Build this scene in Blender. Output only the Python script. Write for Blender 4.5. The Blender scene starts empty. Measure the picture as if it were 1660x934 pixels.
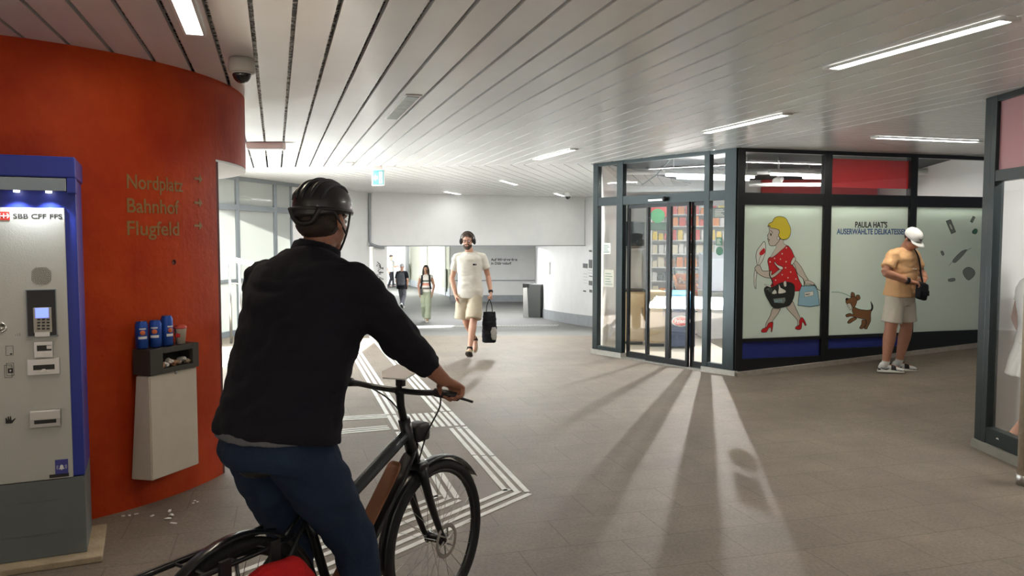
import bpy, bmesh, math, random
from mathutils import Vector, Matrix, noise, geometry
random.seed(7)
V = Vector; R = math.radians; PI = math.pi
C = bpy.context.scene.collection
sc = bpy.context.scene
# ------------------------------------------------------------ camera
FPX = 1280.0; PITCH = math.atan(77/1280); EYE = 1.68
cam_d = bpy.data.cameras.new('camera'); cam = bpy.data.objects.new('camera', cam_d); C.objects.link(cam)
cam.location = (0, 0, EYE); cam.rotation_euler = (PI/2-PITCH, 0, 0)
cam_d.sensor_width = 36; cam_d.lens = FPX/1660*36; cam_d.clip_start = .05; cam_d.clip_end = 300
sc.camera = cam
# ------------------------------------------------------------ view and world
sc.view_settings.view_transform = 'Standard'; sc.view_settings.look = 'None'
sc.view_settings.gamma = 1; sc.view_settings.exposure = 0.32; sc.view_settings.use_curve_mapping = False
w = bpy.data.worlds.new('world'); sc.world = w; w.use_nodes = True
bgn = w.node_tree.nodes['Background']; bgn.inputs[0].default_value = (.86, .93, 1, 1); bgn.inputs[1].default_value = .22
def lamp(name, kind, loc, energy, color=(1, 1, 1), size=.1, size_y=None, to=None, parent=None, rot=None, **kw):
    d = bpy.data.lights.new(name, kind); d.energy = energy; d.color = color
    if kind == 'AREA':
        d.size = size
        if size_y: d.shape = 'RECTANGLE'; d.size_y = size_y
    elif kind == 'SUN': d.angle = size
    else: d.shadow_soft_size = size
    for k, v in kw.items(): setattr(d, k, v)
    o = bpy.data.objects.new(name, d); C.objects.link(o); o.location = loc
    if to is not None: o.rotation_euler = (V(to)-V(loc)).to_track_quat('-Z', 'Y').to_euler()
    if rot: o.rotation_euler = rot
    if parent: o.parent = parent
    return o
# the sun falls through the stair opening on the left, daylight through the same opening
lamp('sun', 'SUN', (-12, 5, 9), 80, (1, .97, .92), R(.6), to=(-12+.85*5, 5+.45*5, 9-.68*5))
lamp('daylight_opening', 'AREA', (-8.0, 10.4, 4.9), 3200, (.84, .93, 1), 3.6, 3.6, to=(-3.6, 10.4, 0))
lamp('ceiling_fill', 'AREA', (-7.5, 10.4, .12), 1500, (.84, .95, 1), 2.4, 3.2, to=(-7.45, 10.4, 3.2))  # added upward fill for the ceiling, as if bounced off unseen stairs
lamp('daylight_passage', 'AREA', (-9.5, 37, 1.0), 700, (.93, .97, 1), 5, 3, to=(0, 31, -.2))
lamp('daylight_exit', 'AREA', (-8, 37.5, 1.8), 2200, (.95, .98, 1), 4, 3, to=(-6.5, 46, 0))
lamp('passage_fill', 'AREA', (-1, 27, 1.4), 300, (1, 1, 1), 4, 4, to=(-1, 27, -2))  # fill light added under the passage ceiling to brighten the far wall
TUBE_W = 18; BACK_W = 60; SHOP_W = 12; SPOT_W = 420
# ------------------------------------------------------------ pixel rays
def ray(px, py):
    a = (px-830)/FPX; b = (467-py)/FPX; c, s = math.cos(PITCH), math.sin(PITCH)
    return V((a, c+b*s, -s+b*c))
def at_z(px, py, z=0.0):
    v = ray(px, py); t = (z-EYE)/v.z; return V((v.x*t, v.y*t, z))
def at_y(px, py, y):
    v = ray(px, py); t = y/v.y; return V((v.x*t, y, EYE+v.z*t))
class Frame:
    'a wall plane: x along the wall, y into it, z up'
    def __init__(s, o, x):
        s.o = V((o[0], o[1], o[2] if len(o) > 2 else 0)); s.x = V((x[0], x[1], 0)).normalized(); s.y = V((-s.x.y, s.x.x, 0))
        s.m = Matrix(((s.x.x, s.y.x, 0, s.o.x), (s.x.y, s.y.y, 0, s.o.y), (0, 0, 1, s.o.z), (0, 0, 0, 1)))
    def hit(s, px, py, y=0.0):
        v = ray(px, py); c = V((0, 0, EYE)); q = s.o+s.y*y
        t = (q-c).dot(s.y)/v.dot(s.y); p = c+v*t
        return (p-s.o).dot(s.x), p.z-s.o.z
# ------------------------------------------------------------ materials
def mat(name, col, rough=.6, metal=0, bump=0, bscale=60, var=0, vscale=6, spec=.5, emis=None, estr=0, coat=0, var_col=None, sheen=0):
    m = bpy.data.materials.new(name); m.use_nodes = True; nt = m.node_tree; b = nt.nodes['Principled BSDF']
    b.inputs['Base Color'].default_value = (*col, 1); b.inputs['Roughness'].default_value = rough
    b.inputs['Metallic'].default_value = metal; b.inputs['Specular IOR Level'].default_value = spec
    if coat: b.inputs['Coat Weight'].default_value = coat
    if emis: b.inputs['Emission Color'].default_value = (*emis, 1); b.inputs['Emission Strength'].default_value = estr
    tc = None
    if var or bump: tc = nt.nodes.new('ShaderNodeTexCoord')
    if var:
        n = nt.nodes.new('ShaderNodeTexNoise'); n.inputs['Scale'].default_value = vscale; n.inputs['Detail'].default_value = 6
        n.inputs['Roughness'].default_value = .62
        r = nt.nodes.new('ShaderNodeValToRGB'); r.color_ramp.elements[0].position = .32; r.color_ramp.elements[1].position = .68
        dk = var_col or tuple(c*(1-var) for c in col)
        r.color_ramp.elements[0].color = (*dk, 1); r.color_ramp.elements[1].color = (*col, 1)
        nt.links.new(tc.outputs['Object'], n.inputs['Vector']); nt.links.new(n.outputs[0], r.inputs[0]); nt.links.new(r.outputs[0], b.inputs['Base Color'])
    if bump:
        n2 = nt.nodes.new('ShaderNodeTexNoise'); n2.inputs['Scale'].default_value = bscale; n2.inputs['Detail'].default_value = 4
        bp = nt.nodes.new('ShaderNodeBump'); bp.inputs['Strength'].default_value = bump; bp.inputs['Distance'].default_value = .01
        nt.links.new(tc.outputs['Object'], n2.inputs['Vector']); nt.links.new(n2.outputs[0], bp.inputs['Height']); nt.links.new(bp.outputs[0], b.inputs['Normal'])
    return m
def thin(nt, fr):
    'same reflectance on both faces of a pane'
    ge = nt.nodes.new('ShaderNodeNewGeometry'); mr = nt.nodes.new('ShaderNodeMapRange'); mr.inputs[3].default_value = 1.5; mr.inputs[4].default_value = 1/1.5
    nt.links.new(ge.outputs['Backfacing'], mr.inputs[0]); nt.links.new(mr.outputs[0], fr.inputs[0])
def glass_mat(name, tint=(1, 1, 1), refl=.9, rough=.02):
    m = bpy.data.materials.new(name); m.use_nodes = True; nt = m.node_tree; nt.nodes.remove(nt.nodes['Principled BSDF'])
    out = nt.nodes['Material Output']; t = nt.nodes.new('ShaderNodeBsdfTransparent'); t.inputs[0].default_value = (*tint, 1)
    g = nt.nodes.new('ShaderNodeBsdfGlossy'); g.inputs['Roughness'].default_value = rough; g.inputs[0].default_value = (refl, refl, refl, 1)
    fr = nt.nodes.new('ShaderNodeFresnel'); fr.inputs[0].default_value = 1.5; mx = nt.nodes.new('ShaderNodeMixShader')
    thin(nt, fr); nt.links.new(fr.outputs[0], mx.inputs[0]); nt.links.new(t.outputs[0], mx.inputs[1]); nt.links.new(g.outputs[0], mx.inputs[2]); nt.links.new(mx.outputs[0], out.inputs[0])
    return m
def film_mat(name, col, trans=.5, gloss=.12):
    'frosted film behind glass: partly diffuse, partly translucent, with a glossy face'
    m = bpy.data.materials.new(name); m.use_nodes = True; nt = m.node_tree; nt.nodes.remove(nt.nodes['Principled BSDF'])
    out = nt.nodes['Material Output']; d = nt.nodes.new('ShaderNodeBsdfDiffuse'); t = nt.nodes.new('ShaderNodeBsdfTranslucent')
    for q in (d, t): q.inputs[0].default_value = (*col, 1)
    g = nt.nodes.new('ShaderNodeBsdfGlossy'); g.inputs['Roughness'].default_value = .03
    m1 = nt.nodes.new('ShaderNodeMixShader'); m1.inputs[0].default_value = trans; fr = nt.nodes.new('ShaderNodeFresnel'); fr.inputs[0].default_value = 1.5
    m2 = nt.nodes.new('ShaderNodeMixShader')
    nt.links.new(d.outputs[0], m1.inputs[1]); nt.links.new(t.outputs[0], m1.inputs[2]); thin(nt, fr); nt.links.new(fr.outputs[0], m2.inputs[0])
    nt.links.new(m1.outputs[0], m2.inputs[1]); nt.links.new(g.outputs[0], m2.inputs[2]); nt.links.new(m2.outputs[0], out.inputs[0])
    return m
# ------------------------------------------------------------ objects
def tag(o, label=None, cat=None, group=None, kind=None):
    if label: o['label'] = label
    if cat: o['category'] = cat
    if group: o['group'] = group
    if kind: o['kind'] = kind
    return o
def smooth_mesh(me):
    me.polygons.foreach_set('use_smooth', [True]*len(me.polygons)); me.update()
def obj(name, bm, m=None, parent=None, smooth=False, frame=None):
    if isinstance(bm, bmesh.types.BMesh):
        me = bpy.data.meshes.new(name); bmesh.ops.recalc_face_normals(bm, faces=bm.faces[:]); bm.to_mesh(me); bm.free()
    else: me = bm; me.name = name
    if m is not None:
        if not isinstance(bm, bmesh.types.BMesh): me.materials.clear()
        for q in (m if isinstance(m, (list, tuple)) else [m]): me.materials.append(q)
    if smooth: smooth_mesh(me)
    o = bpy.data.objects.new(name, me); C.objects.link(o)
    if parent is not None: o.parent = parent
    if frame is not None: o.matrix_world = frame.m if isinstance(frame, Frame) else frame
    return o
def thing(name, label, cat, frame=None, loc=None, rotz=0, group=None, kind=None):
    o = bpy.data.objects.new(name, None); C.objects.link(o); o.empty_display_size = .1
    if frame is not None: o.matrix_world = frame.m if isinstance(frame, Frame) else frame
    if loc is not None: o.location = loc; o.rotation_euler = (0, 0, rotz)
    return tag(o, label, cat, group, kind)
def struct(name, bm, m, parent=None, label=None, frame=None, smooth=False):
    o = obj(name, bm, m, parent, smooth, frame)
    if parent is None: o['kind'] = 'structure'
    if label: o['label'] = label
    return o
def dup(root, label=None):
    r = root.copy(); C.objects.link(r)
    if label: r['label'] = label
    for ch in list(root.children):
        c = ch.copy(); C.objects.link(c); c.parent = r
        for g in ch.children:
            d = g.copy(); C.objects.link(d); d.parent = c
    return r
# ------------------------------------------------------------ shapes
def BM(): return bmesh.new()
def box(bm, x0, x1, y0, y1, z0, z1, bevel=0, mi=0, m=None):
    r = bmesh.ops.create_cube(bm, size=1)
    vs = r['verts']
    for v in vs:
        v.co = V(((x0+x1)/2+v.co.x*(x1-x0), (y0+y1)/2+v.co.y*(y1-y0), (z0+z1)/2+v.co.z*(z1-z0)))
    fs = list({f for v in vs for f in v.link_faces})
    for f in fs: f.material_index = mi
    if bevel:
        es = list({e for v in vs for e in v.link_edges})
        q = bmesh.ops.bevel(bm, geom=es, offset=bevel, segments=2, affect='EDGES', profile=.6)
        vs = list({v for f in q['faces'] for v in f.verts} | {v for v in vs if v.is_valid})
        for f in q['faces']: f.material_index = mi
    if m is not None:
        for v in vs: v.co = m @ v.co
    return bm
def B(*a, **k): return box(BM(), *a, **k)
def ell(bm, c, r, rot=None, n=2, mi=0):
    q = bmesh.ops.create_icosphere(bm, subdivisions=n, radius=1)
    if not hasattr(r, '__len__'): r = (r, r, r)
    M = Matrix.Translation(V(c)) @ (rot.to_4x4() if rot is not None else Matrix.Identity(4)) @ Matrix.Diagonal((*r, 1))
    for v in q['verts']: v.co = M @ v.co
    for f in {f for v in q['verts'] for f in v.link_faces}: f.material_index = mi
    return bm
def crom(pts, k=4, closed=False):
    'Catmull-Rom through points of any size'
    n = len(pts); out = []
    P = [tuple(p) for p in pts]
    rng = range(n) if closed else range(n-1)
    for i in rng:
        g = (lambda j: P[j % n]) if closed else (lambda j: P[min(max(j, 0), n-1)])
        p0, p1, p2, p3 = g(i-1), g(i), g(i+1), g(i+2)
        for j in range(k):
            t = j/k
            out.append(tuple(.5*((2*b)+(-a+c)*t+(2*a-5*b+4*c-d)*t*t+(-a+3*b-3*c+d)*t**3) for a, b, c, d in zip(p0, p1, p2, p3)))
    if not closed: out.append(P[-1])
    return out
def tube(bm, pts, r, n=10, cap=True, k=0, flat=1.0, up=None, round_caps=False, mi=0):
    'tube along points, radius number or list; flat squeezes the section along the frame normal'
    pts = [V(p) for p in pts]; rs = list(r) if hasattr(r, '__len__') else [r]*len(pts)
    if k:
        q = crom([(*p, a) for p, a in zip(pts, rs)], k); pts = [V(a[:3]) for a in q]; rs = [max(a[3], 1e-4) for a in q]
    if round_caps:
        d0 = (pts[0]-pts[1]).normalized(); d1 = (pts[-1]-pts[-2]).normalized()
        pre = [(pts[0]+d0*rs[0]*math.sin(a), rs[0]*math.cos(a)) for a in (R(80), R(55), R(28))]
        post = [(pts[-1]+d1*rs[-1]*math.sin(a), rs[-1]*math.cos(a)) for a in (R(28), R(55), R(80))]
        pts = [p for p, _ in pre]+pts+[p for p, _ in post]; rs = [a for _, a in pre]+rs+[a for _, a in post]
    T = []
    for i in range(len(pts)):
        t = pts[min(i+1, len(pts)-1)]-pts[max(i-1, 0)]
        T.append(t.normalized() if t.length > 1e-9 else (T[-1] if T else V((0, 0, 1))))
    u = V(up) if up is not None else (V((0, 0, 1)) if abs(T[0].z) < .9 else V((1, 0, 0)))
    u = (u-T[0]*u.dot(T[0])).normalized(); rings = []
    for p, a, t in zip(pts, rs, T):
        u = (u-t*u.dot(t)); u = u.normalized() if u.length > 1e-6 else t.orthogonal().normalized()
        v = t.cross(u); rings.append([bm.verts.new(p+(u*math.cos(2*PI*j/n)*flat+v*math.sin(2*PI*j/n))*a) for j in range(n)])
    fs = []
    for A, B_ in zip(rings, rings[1:]):
        for j in range(n): fs.append(bm.faces.new((A[j], A[(j+1) % n], B_[(j+1) % n], B_[j])))
    if cap: fs.append(bm.faces.new(rings[0][::-1])); fs.append(bm.faces.new(rings[-1]))
    for f in fs: f.material_index = mi
    return bm
def sections(bm, secs, n=20, p=2.0):
    'closed loft; each section = (centre, lateral unit, half width, depth unit, half depth)'
    rings = []
    for c, l, a, d, b in secs:
        c, l, d = V(c), V(l), V(d); rg = []
        for j in range(n):
            th = 2*PI*j/n; x = math.cos(th); y = math.sin(th)
            x = math.copysign(abs(x)**(2/p), x); y = math.copysign(abs(y)**(2/p), y)
            rg.append(bm.verts.new(c+l*a*x+d*b*y))
        rings.append(rg)
    for A, B_ in zip(rings, rings[1:]):
        for j in range(n): bm.faces.new((A[j], A[(j+1) % n], B_[(j+1) % n], B_[j]))
    bm.faces.new(rings[0][::-1]); bm.faces.new(rings[-1]); return bm
def lathe(bm, prof, n=24, c=(0, 0, 0), mi=0, axis=None):
    rings = []; M = V((0, 0, 1)).rotation_difference(V(axis)).to_matrix() if axis else Matrix.Identity(3)
    for r, z in prof: rings.append([bm.verts.new(V(c)+M @ V((r*math.cos(2*PI*j/n), r*math.sin(2*PI*j/n), z))) for j in range(n)])
    for A, B_ in zip(rings, rings[1:]):
        for j in range(n): bm.faces.new((A[j], A[(j+1) % n], B_[(j+1) % n], B_[j])).material_index = mi
    bm.faces.new(rings[0][::-1]).material_index = mi; bm.faces.new(rings[-1]).material_index = mi
    return bm
def prism(bm, pts, h0, h1, plane='xz', mi=0):
    'extrude a 2D polygon; plane xz: thickness along y, plane xy: along z'
    f3 = (lambda a, b, h: V((a, h, b))) if plane == 'xz' else ((lambda a, b, h: V((a, b, h))) if plane == 'xy' else (lambda a, b, h: V((h, a, b))))
    a = [bm.verts.new(f3(x, y, h0)) for x, y in pts]; b = [bm.verts.new(f3(x, y, h1)) for x, y in pts]; n = len(pts)
    tr = geometry.tessellate_polygon([[V((x, y, 0)) for x, y in pts]])
    for t in tr:
        for q in (a, b):
            try: bm.faces.new([q[i] for i in t]).material_index = mi
            except ValueError: pass
    for i in range(n): bm.faces.new((a[i], a[(i+1) % n], b[(i+1) % n], b[i])).material_index = mi
    return bm
def remesh(bm, vox=.008, it=4, noise_amp=0, freq=(6, 6, 6), seed=0, fold=None):
    me = bpy.data.meshes.new('tmp'); bmesh.ops.recalc_face_normals(bm, faces=bm.faces[:]); bm.to_mesh(me); bm.free()
    o = bpy.data.objects.new('tmp', me); C.objects.link(o)
    md = o.modifiers.new('r', 'REMESH'); md.mode = 'VOXEL'; md.voxel_size = vox; md.adaptivity = 0
    s = o.modifiers.new('s', 'SMOOTH'); s.factor = .5; s.iterations = it
    dg = bpy.context.evaluated_depsgraph_get(); out = bpy.data.meshes.new_from_object(o.evaluated_get(dg))
    bpy.data.objects.remove(o); bpy.data.meshes.remove(me)
    if noise_amp:
        nn = [v.normal.copy() for v in out.vertices]; sd = V((seed*3.1, seed*1.7, seed*.9))
        for v, nv in zip(out.vertices, nn):
            q = V((v.co.x*freq[0], v.co.y*freq[1], v.co.z*freq[2]))+sd
            a = noise.noise(q)+.5*noise.noise(q*2.1)
            v.co += nv*(noise_amp*(abs(a)*1.6-.5))
    smooth_mesh(out); return out
def text(body, size, m, parent=None, name='lettering', x=0, y=-.002, z=0, frame=None, bold=0, ext=.0008, align='LEFT', sx=1, spacing=1):
    cu = bpy.data.curves.new('t', 'FONT'); cu.body = body; cu.size = size; cu.extrude = ext; cu.offset = bold; cu.align_x = align; cu.space_character = spacing
    o = bpy.data.objects.new('t', cu); C.objects.link(o)
    me = bpy.data.meshes.new_from_object(o.evaluated_get(bpy.context.evaluated_depsgraph_get())); bpy.data.objects.remove(o)
    for v in me.vertices: v.co = V((x+v.co.x*sx, y-v.co.z, z+v.co.y))
    return obj(name, me, m, parent, frame=frame)
# ============================================================ materials of the place
CEIL = 2.81
def floor_material():
    m = mat('floor_stone', (.36, .335, .30), .42, var=0, spec=.35); nt = m.node_tree; b = nt.nodes['Principled BSDF']; L = nt.links.new
    tc = nt.nodes.new('ShaderNodeTexCoord'); mp = nt.nodes.new('ShaderNodeMapping'); mp.inputs['Rotation'].default_value = (0, 0, R(-16.2)); L(tc.outputs['Object'], mp.inputs[0])
    br = nt.nodes.new('ShaderNodeTexBrick'); br.inputs['Scale'].default_value = 1; br.inputs['Brick Width'].default_value = .6; br.inputs['Row Height'].default_value = .4
    br.inputs['Mortar Size'].default_value = .0035; br.inputs['Color1'].default_value = (1, 1, 1, 1); br.inputs['Color2'].default_value = (.93, .93, .93, 1); br.inputs['Mortar'].default_value = (.66, .64, .62, 1)
    br.offset = .5; L(mp.outputs[0], br.inputs[0])
    n = nt.nodes.new('ShaderNodeTexNoise'); n.inputs['Scale'].default_value = 1.1; n.inputs['Detail'].default_value = 9; n.inputs['Roughness'].default_value = .72; L(tc.outputs['Object'], n.inputs[0])
    r = nt.nodes.new('ShaderNodeValToRGB'); r.color_ramp.elements[0].position = .3; r.color_ramp.elements[1].position = .72
    r.color_ramp.elements[0].color = (.135, .105, .080, 1); r.color_ramp.elements[1].color = (.255, .215, .168, 1); L(n.outputs[0], r.inputs[0])
    n2 = nt.nodes.new('ShaderNodeTexNoise'); n2.inputs['Scale'].default_value = 55; n2.inputs['Detail'].default_value = 5; L(tc.outputs['Object'], n2.inputs[0])
    r2 = nt.nodes.new('ShaderNodeValToRGB'); r2.color_ramp.elements[0].position = .35; r2.color_ramp.elements[1].position = .6
    r2.color_ramp.elements[0].color = (.78, .78, .78, 1); r2.color_ramp.elements[1].color = (1, 1, 1, 1); L(n2.outputs[0], r2.inputs[0])
    a = nt.nodes.new('ShaderNodeMix'); a.data_type = 'RGBA'; a.blend_type = 'MULTIPLY'; a.inputs[0].default_value = 1; L(r.outputs[0], a.inputs[6]); L(br.outputs[0], a.inputs[7])
    c = nt.nodes.new('ShaderNodeMix'); c.data_type = 'RGBA'; c.blend_type = 'MULTIPLY'; c.inputs[0].default_value = 1; L(a.outputs[2], c.inputs[6]); L(r2.outputs[0], c.inputs[7]); L(c.outputs[2], b.inputs['Base Color'])
    rr = nt.nodes.new('ShaderNodeMapRange'); rr.inputs[3].default_value = .46; rr.inputs[4].default_value = .72; L(n.outputs[0], rr.inputs[0]); L(rr.outputs[0], b.inputs['Roughness'])
    bp = nt.nodes.new('ShaderNodeBump'); bp.inputs['Strength'].default_value = .25; bp.inputs['Distance'].default_value = .004; L(n2.outputs[0], bp.inputs['Height']); L(bp.outputs[0], b.inputs['Normal'])
    return m
M = {}
M['floor'] = floor_material()
M['asphalt'] = mat('passage_asphalt', (.12, .12, .11), .55, var=.25, vscale=1.5, bump=.2, bscale=80)
M['slat'] = mat('ceiling_slat', (.80, .80, .78), .25, var=.08, vscale=1.2, spec=.5)
M['slat_warm'] = M['slat']
M['void'] = mat('ceiling_void', (.02, .02, .02), .9)
def foil():
    m = mat('insulation_foil', (.02, .02, .02), .5); nt = m.node_tree; b = nt.nodes['Principled BSDF']; L = nt.links.new
    tc = nt.nodes.new('ShaderNodeTexCoord'); n = nt.nodes.new('ShaderNodeTexNoise'); n.inputs['Scale'].default_value = 20; n.inputs['Detail'].default_value = 5; n.inputs['Distortion'].default_value = 1.2
    r = nt.nodes.new('ShaderNodeValToRGB'); r.color_ramp.interpolation = 'CONSTANT'; r.color_ramp.elements[1].position = .5
    r.color_ramp.elements[0].color = (.012, .012, .012, 1); r.color_ramp.elements[1].color = (.75, .75, .72, 1)
    L(tc.outputs['Object'], n.inputs[0]); L(n.outputs[0], r.inputs[0]); L(r.outputs[0], b.inputs['Base Color']); return m
M['foil'] = foil()
M['red'] = mat('red_concrete', (.50, .060, .005), .6, spec=.2, var=.35, vscale=1.6, bump=.35, bscale=25, var_col=(.33, .024, .003))
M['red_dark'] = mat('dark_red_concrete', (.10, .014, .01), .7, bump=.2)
M['white'] = mat('white_paint', (.80, .80, .78), .55, var=.07, vscale=2, bump=.08, bscale=20)
M['plinth_grey'] = mat('grey_plinth', (.30, .32, .33), .6, var=.15)
M['frame'] = mat('dark_green_metal', (.022, .034, .036), .32, metal=.35)
M['frame_black'] = mat('black_metal', (.010, .011, .012), .35, metal=.3)
M['frame_grey'] = mat('grey_blue_metal', (.22, .25, .27), .4, metal=.3)
M['steel'] = mat('brushed_steel', (.55, .55, .54), .3, metal=1)
M['chrome'] = mat('chrome', (.8, .8, .8), .12, metal=1)
M['glass'] = glass_mat('clear_glass')
M['black'] = mat('black_plastic', (.012, .012, .013), .45)
M['white_plastic'] = mat('white_plastic', (.8, .8, .78), .4)
M['lit'] = mat('lit_tube', (1, 1, 1), .5, emis=(1, .985, .95), estr=9)
M['stone'] = mat('threshold_stone', (.55, .53, .48), .6, var=.2, vscale=12)
M['line'] = mat('white_road_paint', (.78, .78, .74), .6, var=.22, vscale=9)
def clampf(a): return max(0.0, min(1.0, a))
def rise(x, y): return .24*clampf((x-2.75)/3.75)*clampf((y-6.4)/3.4)
def fz(x, y):
    if y <= 13.9: return rise(x, y)
    if y <= 20: return -.09*(y-13.9)+rise(x, 13.9)*clampf((16-y)/2.1)
    if y <= 27: return -.549-.05*(y-20)
    return -.9
def on_floor(px, py):
    'the floor point a pixel shows, following the ramp'
    v = ray(px, py); t = 1.0
    while t < 70:
        p = V((v.x*t, v.y*t, EYE+v.z*t))
        if p.z <= fz(p.x, p.y): return V((p.x, p.y, fz(p.x, p.y)))
        t += .01
    return p
# ---------------------------------------------------------- floors
def grid(name, xs, ys, m):
    bm = BM(); vs = [[bm.verts.new((x, y, fz(x, y))) for x in xs] for y in ys]
    for a, b in zip(vs, vs[1:]):
        for i in range(len(xs)-1): bm.faces.new((a[i], a[i+1], b[i+1], b[i]))
    return struct(name, bm, m, smooth=True)
xs = [-9+i*.5 for i in range(41)]
grid('floor', xs, [-6+i*.5 for i in range(39)]+[13.2, 13.55, 13.9], M['floor'])
grid('floor_passage', xs, [13.9+i*.35 for i in range(18)]+[20, 22, 24, 27, 35, 48], M['asphalt'])
# ---------------------------------------------------------- ceiling
def clip(poly, a, b):
    'keep the left side of the line a->b'
    out = []; side = lambda p: (b[0]-a[0])*(p[1]-a[1])-(b[1]-a[1])*(p[0]-a[0])
    for i in range(len(poly)):
        p, q = poly[i], poly[(i+1) % len(poly)]; sp, sq = side(p), side(q)
        if sp >= 0: out.append(p)
        if (sp >= 0) != (sq >= 0):
            t = sp/(sp-sq); out.append((p[0]+(q[0]-p[0])*t, p[1]+(q[1]-p[1])*t))
    return out
def slat_zone(name, zone, direction, origin, pitch, gap, m):
    d = V((direction[0], direction[1])).normalized(); n = V((-d.y, d.x)); o = V(origin); bm = BM()
    proj = [(V(p)-o).dot(n) for p in zone]; k0, k1 = math.floor(min(proj)/pitch)-1, math.ceil(max(proj)/pitch)+1
    for k in range(k0, k1):
        a, b = k*pitch+gap/2, (k+1)*pitch-gap/2
        q = [tuple(o+d*s*60+n*t) for s, t in ((-1, a), (1, a), (1, b), (-1, b))]
        for i in range(len(zone)):
            q = clip(q, zone[i], zone[(i+1) % len(zone)])
            if len(q) < 3: break
        if len(q) < 3: continue
        if geometry.area_tri(V((*q[0], 0)), V((*q[1], 0)), V((*q[2], 0))) < 1e-6 and len(q) == 3: continue
        lo = [bm.verts.new((x, y, CEIL)) for x, y in q]; hi = [bm.verts.new((x, y, CEIL+.03)) for x, y in q]
        bm.faces.new(lo[::-1]); bm.faces.new(hi)
        for i in range(len(q)): bm.faces.new((lo[i], lo[(i+1) % len(q)], hi[(i+1) % len(q)], hi[i]))
    return struct(name, bm, m)
A_, B_, C_, D_ = (1.21, 11.70), (2.75, 9.70), (6.50, 10.78), (3.80, 6.30)
DIRA = (-.2993, 1)
zoneA = [(-5.8, -5), (7.50, -5), (2.77, 9.70), (1.22, 11.69), (-5.8, 12.93)]
zoneB = [(-5.8, 12.95), (1.22, 11.71), (3.6, 16), (3.6, 24), (-5.8, 24)]
zoneC = [(2.79, 9.70), (7.52, -5), (9, -5), (9, 11.5), (6.5, 10.78)]
slat_zone('ceiling', zoneA, DIRA, (-1.234, 3.79), .206, .024, M['slat'])
slat_zone('ceiling_rear', zoneB, (.247, 1), (0, 12), .2, .014, M['slat'])
slat_zone('ceiling_right', zoneC, (3.75, 1.08), (2.75, 9.7), .13, .010, M['slat'])
bm = BM(); prism(bm, [(-5.8, -5), (9, -5), (9, 24), (-5.8, 24)], CEIL+.13, CEIL+.2, 'xy'); struct('ceiling_void', bm, M['void'])
bm = BM(); prism(bm, [(-3.2, 1.5), (.9, 1.5), (-1.4, 9.5), (-4.4, 12)], CEIL+.06, CEIL+.07, 'xy'); struct('ceiling_insulation', bm, M['foil'])
# ---------------------------------------------------------- red round wall
CX, CY, CR = -3.846, 5.878, 1.783
def arc_wall(a0, a1, z0, z1, r0, r1, n=60):
    bm = BM(); rg = []
    for i in range(n+1):
        a = R(a0+(a1-a0)*i/n); c, s = math.cos(a), math.sin(a)
        rg.append([bm.verts.new((CX+r*c, CY+r*s, z)) for r, z in ((r1, z0), (r1, z1), (r0, z1), (r0, z0))])
    for p, q in zip(rg, rg[1:]):
        for j in range(4): bm.faces.new((p[j], p[(j+1) % 4], q[(j+1) % 4], q[j]))
    bm.faces.new(rg[0][::-1]); bm.faces.new(rg[-1]); return bm
AEND = -9.0
struct('wall_round_red', arc_wall(-150, AEND, 0, CEIL, CR-.32, CR), M['red'], label='curved red concrete wall')
struct('wall_round_red_lintel', arc_wall(AEND+.05, 150, 2.252, CEIL, CR-.32, CR), M['red'])
struct('trim_1', arc_wall(AEND+.2, 60, 2.236, 2.25, CR-.318, CR-.002), M['white'], label='white painted underside of the red lintel')
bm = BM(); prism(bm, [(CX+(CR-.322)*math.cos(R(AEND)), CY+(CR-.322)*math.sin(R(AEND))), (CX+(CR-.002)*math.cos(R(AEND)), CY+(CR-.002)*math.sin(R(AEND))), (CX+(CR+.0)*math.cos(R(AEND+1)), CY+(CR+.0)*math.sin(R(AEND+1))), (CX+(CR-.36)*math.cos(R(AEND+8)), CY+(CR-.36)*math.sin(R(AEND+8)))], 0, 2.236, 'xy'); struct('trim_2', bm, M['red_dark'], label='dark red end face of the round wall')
# ---------------------------------------------------------- left: outer wall, stair opening, window wall
struct('wall_left', B(-5.9, -5.6, -4, 9.35, 0, CEIL+.2), M['white'])
struct('wall_unseen_backdrop', B(-9.7, -9.5, 6.5, 14.5, 0, 2.85), mat('backdrop_grey', (.16, .16, .15), .8, var=.2))  # unseen backdrop, added so the door reflections show grey
FL = Frame((-5.5, 11.93), (1.54, 5.04))
struct('wall_left_rear', box(BM(), 3.9, 7.21, 0, .3, -.8, CEIL, m=FL.m), M['white'])
M['milk'] = film_mat('milky_glass', (.46, .48, .46), .35)
bays = [(0, 1.35), (1.35, 2.4), (2.4, 3.1), (3.1, 3.9)]
ends = [0.0, FL.hit(385, 400)[0], FL.hit(446, 400)[0], FL.hit(520, 400)[0], 3.9]
zt = FL.hit(440, 340)[1]
for i, (a, b) in enumerate(zip(ends, ends[1:])):
    t = thing('window_%d' % (i+1), 'grey framed milky window bay of the left wall', 'window', FL, kind='structure')
    g = BM(); fw = .045
    for x0, x1, z0, z1 in ((a, a+fw, -.5, CEIL), (b-fw, b, -.5, CEIL), (a+fw, b-fw, CEIL-.07, CEIL), (a+fw, b-fw, zt-.05, zt+.05), (a+fw, b-fw, .95, 1.0), (a+fw, b-fw, -.5, .1)): box(g, x0, x1, -.03, .05, z0, z1, .004)
    obj('frame', g, M['frame_grey'], t); g = BM()
    for z0, z1 in ((zt+.05, CEIL-.07), (1.0, zt-.05), (.1, .95)): box(g, a+fw, b-fw, .005, .013, z0, z1)
    obj('pane', g, M['milk'], t)
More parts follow.
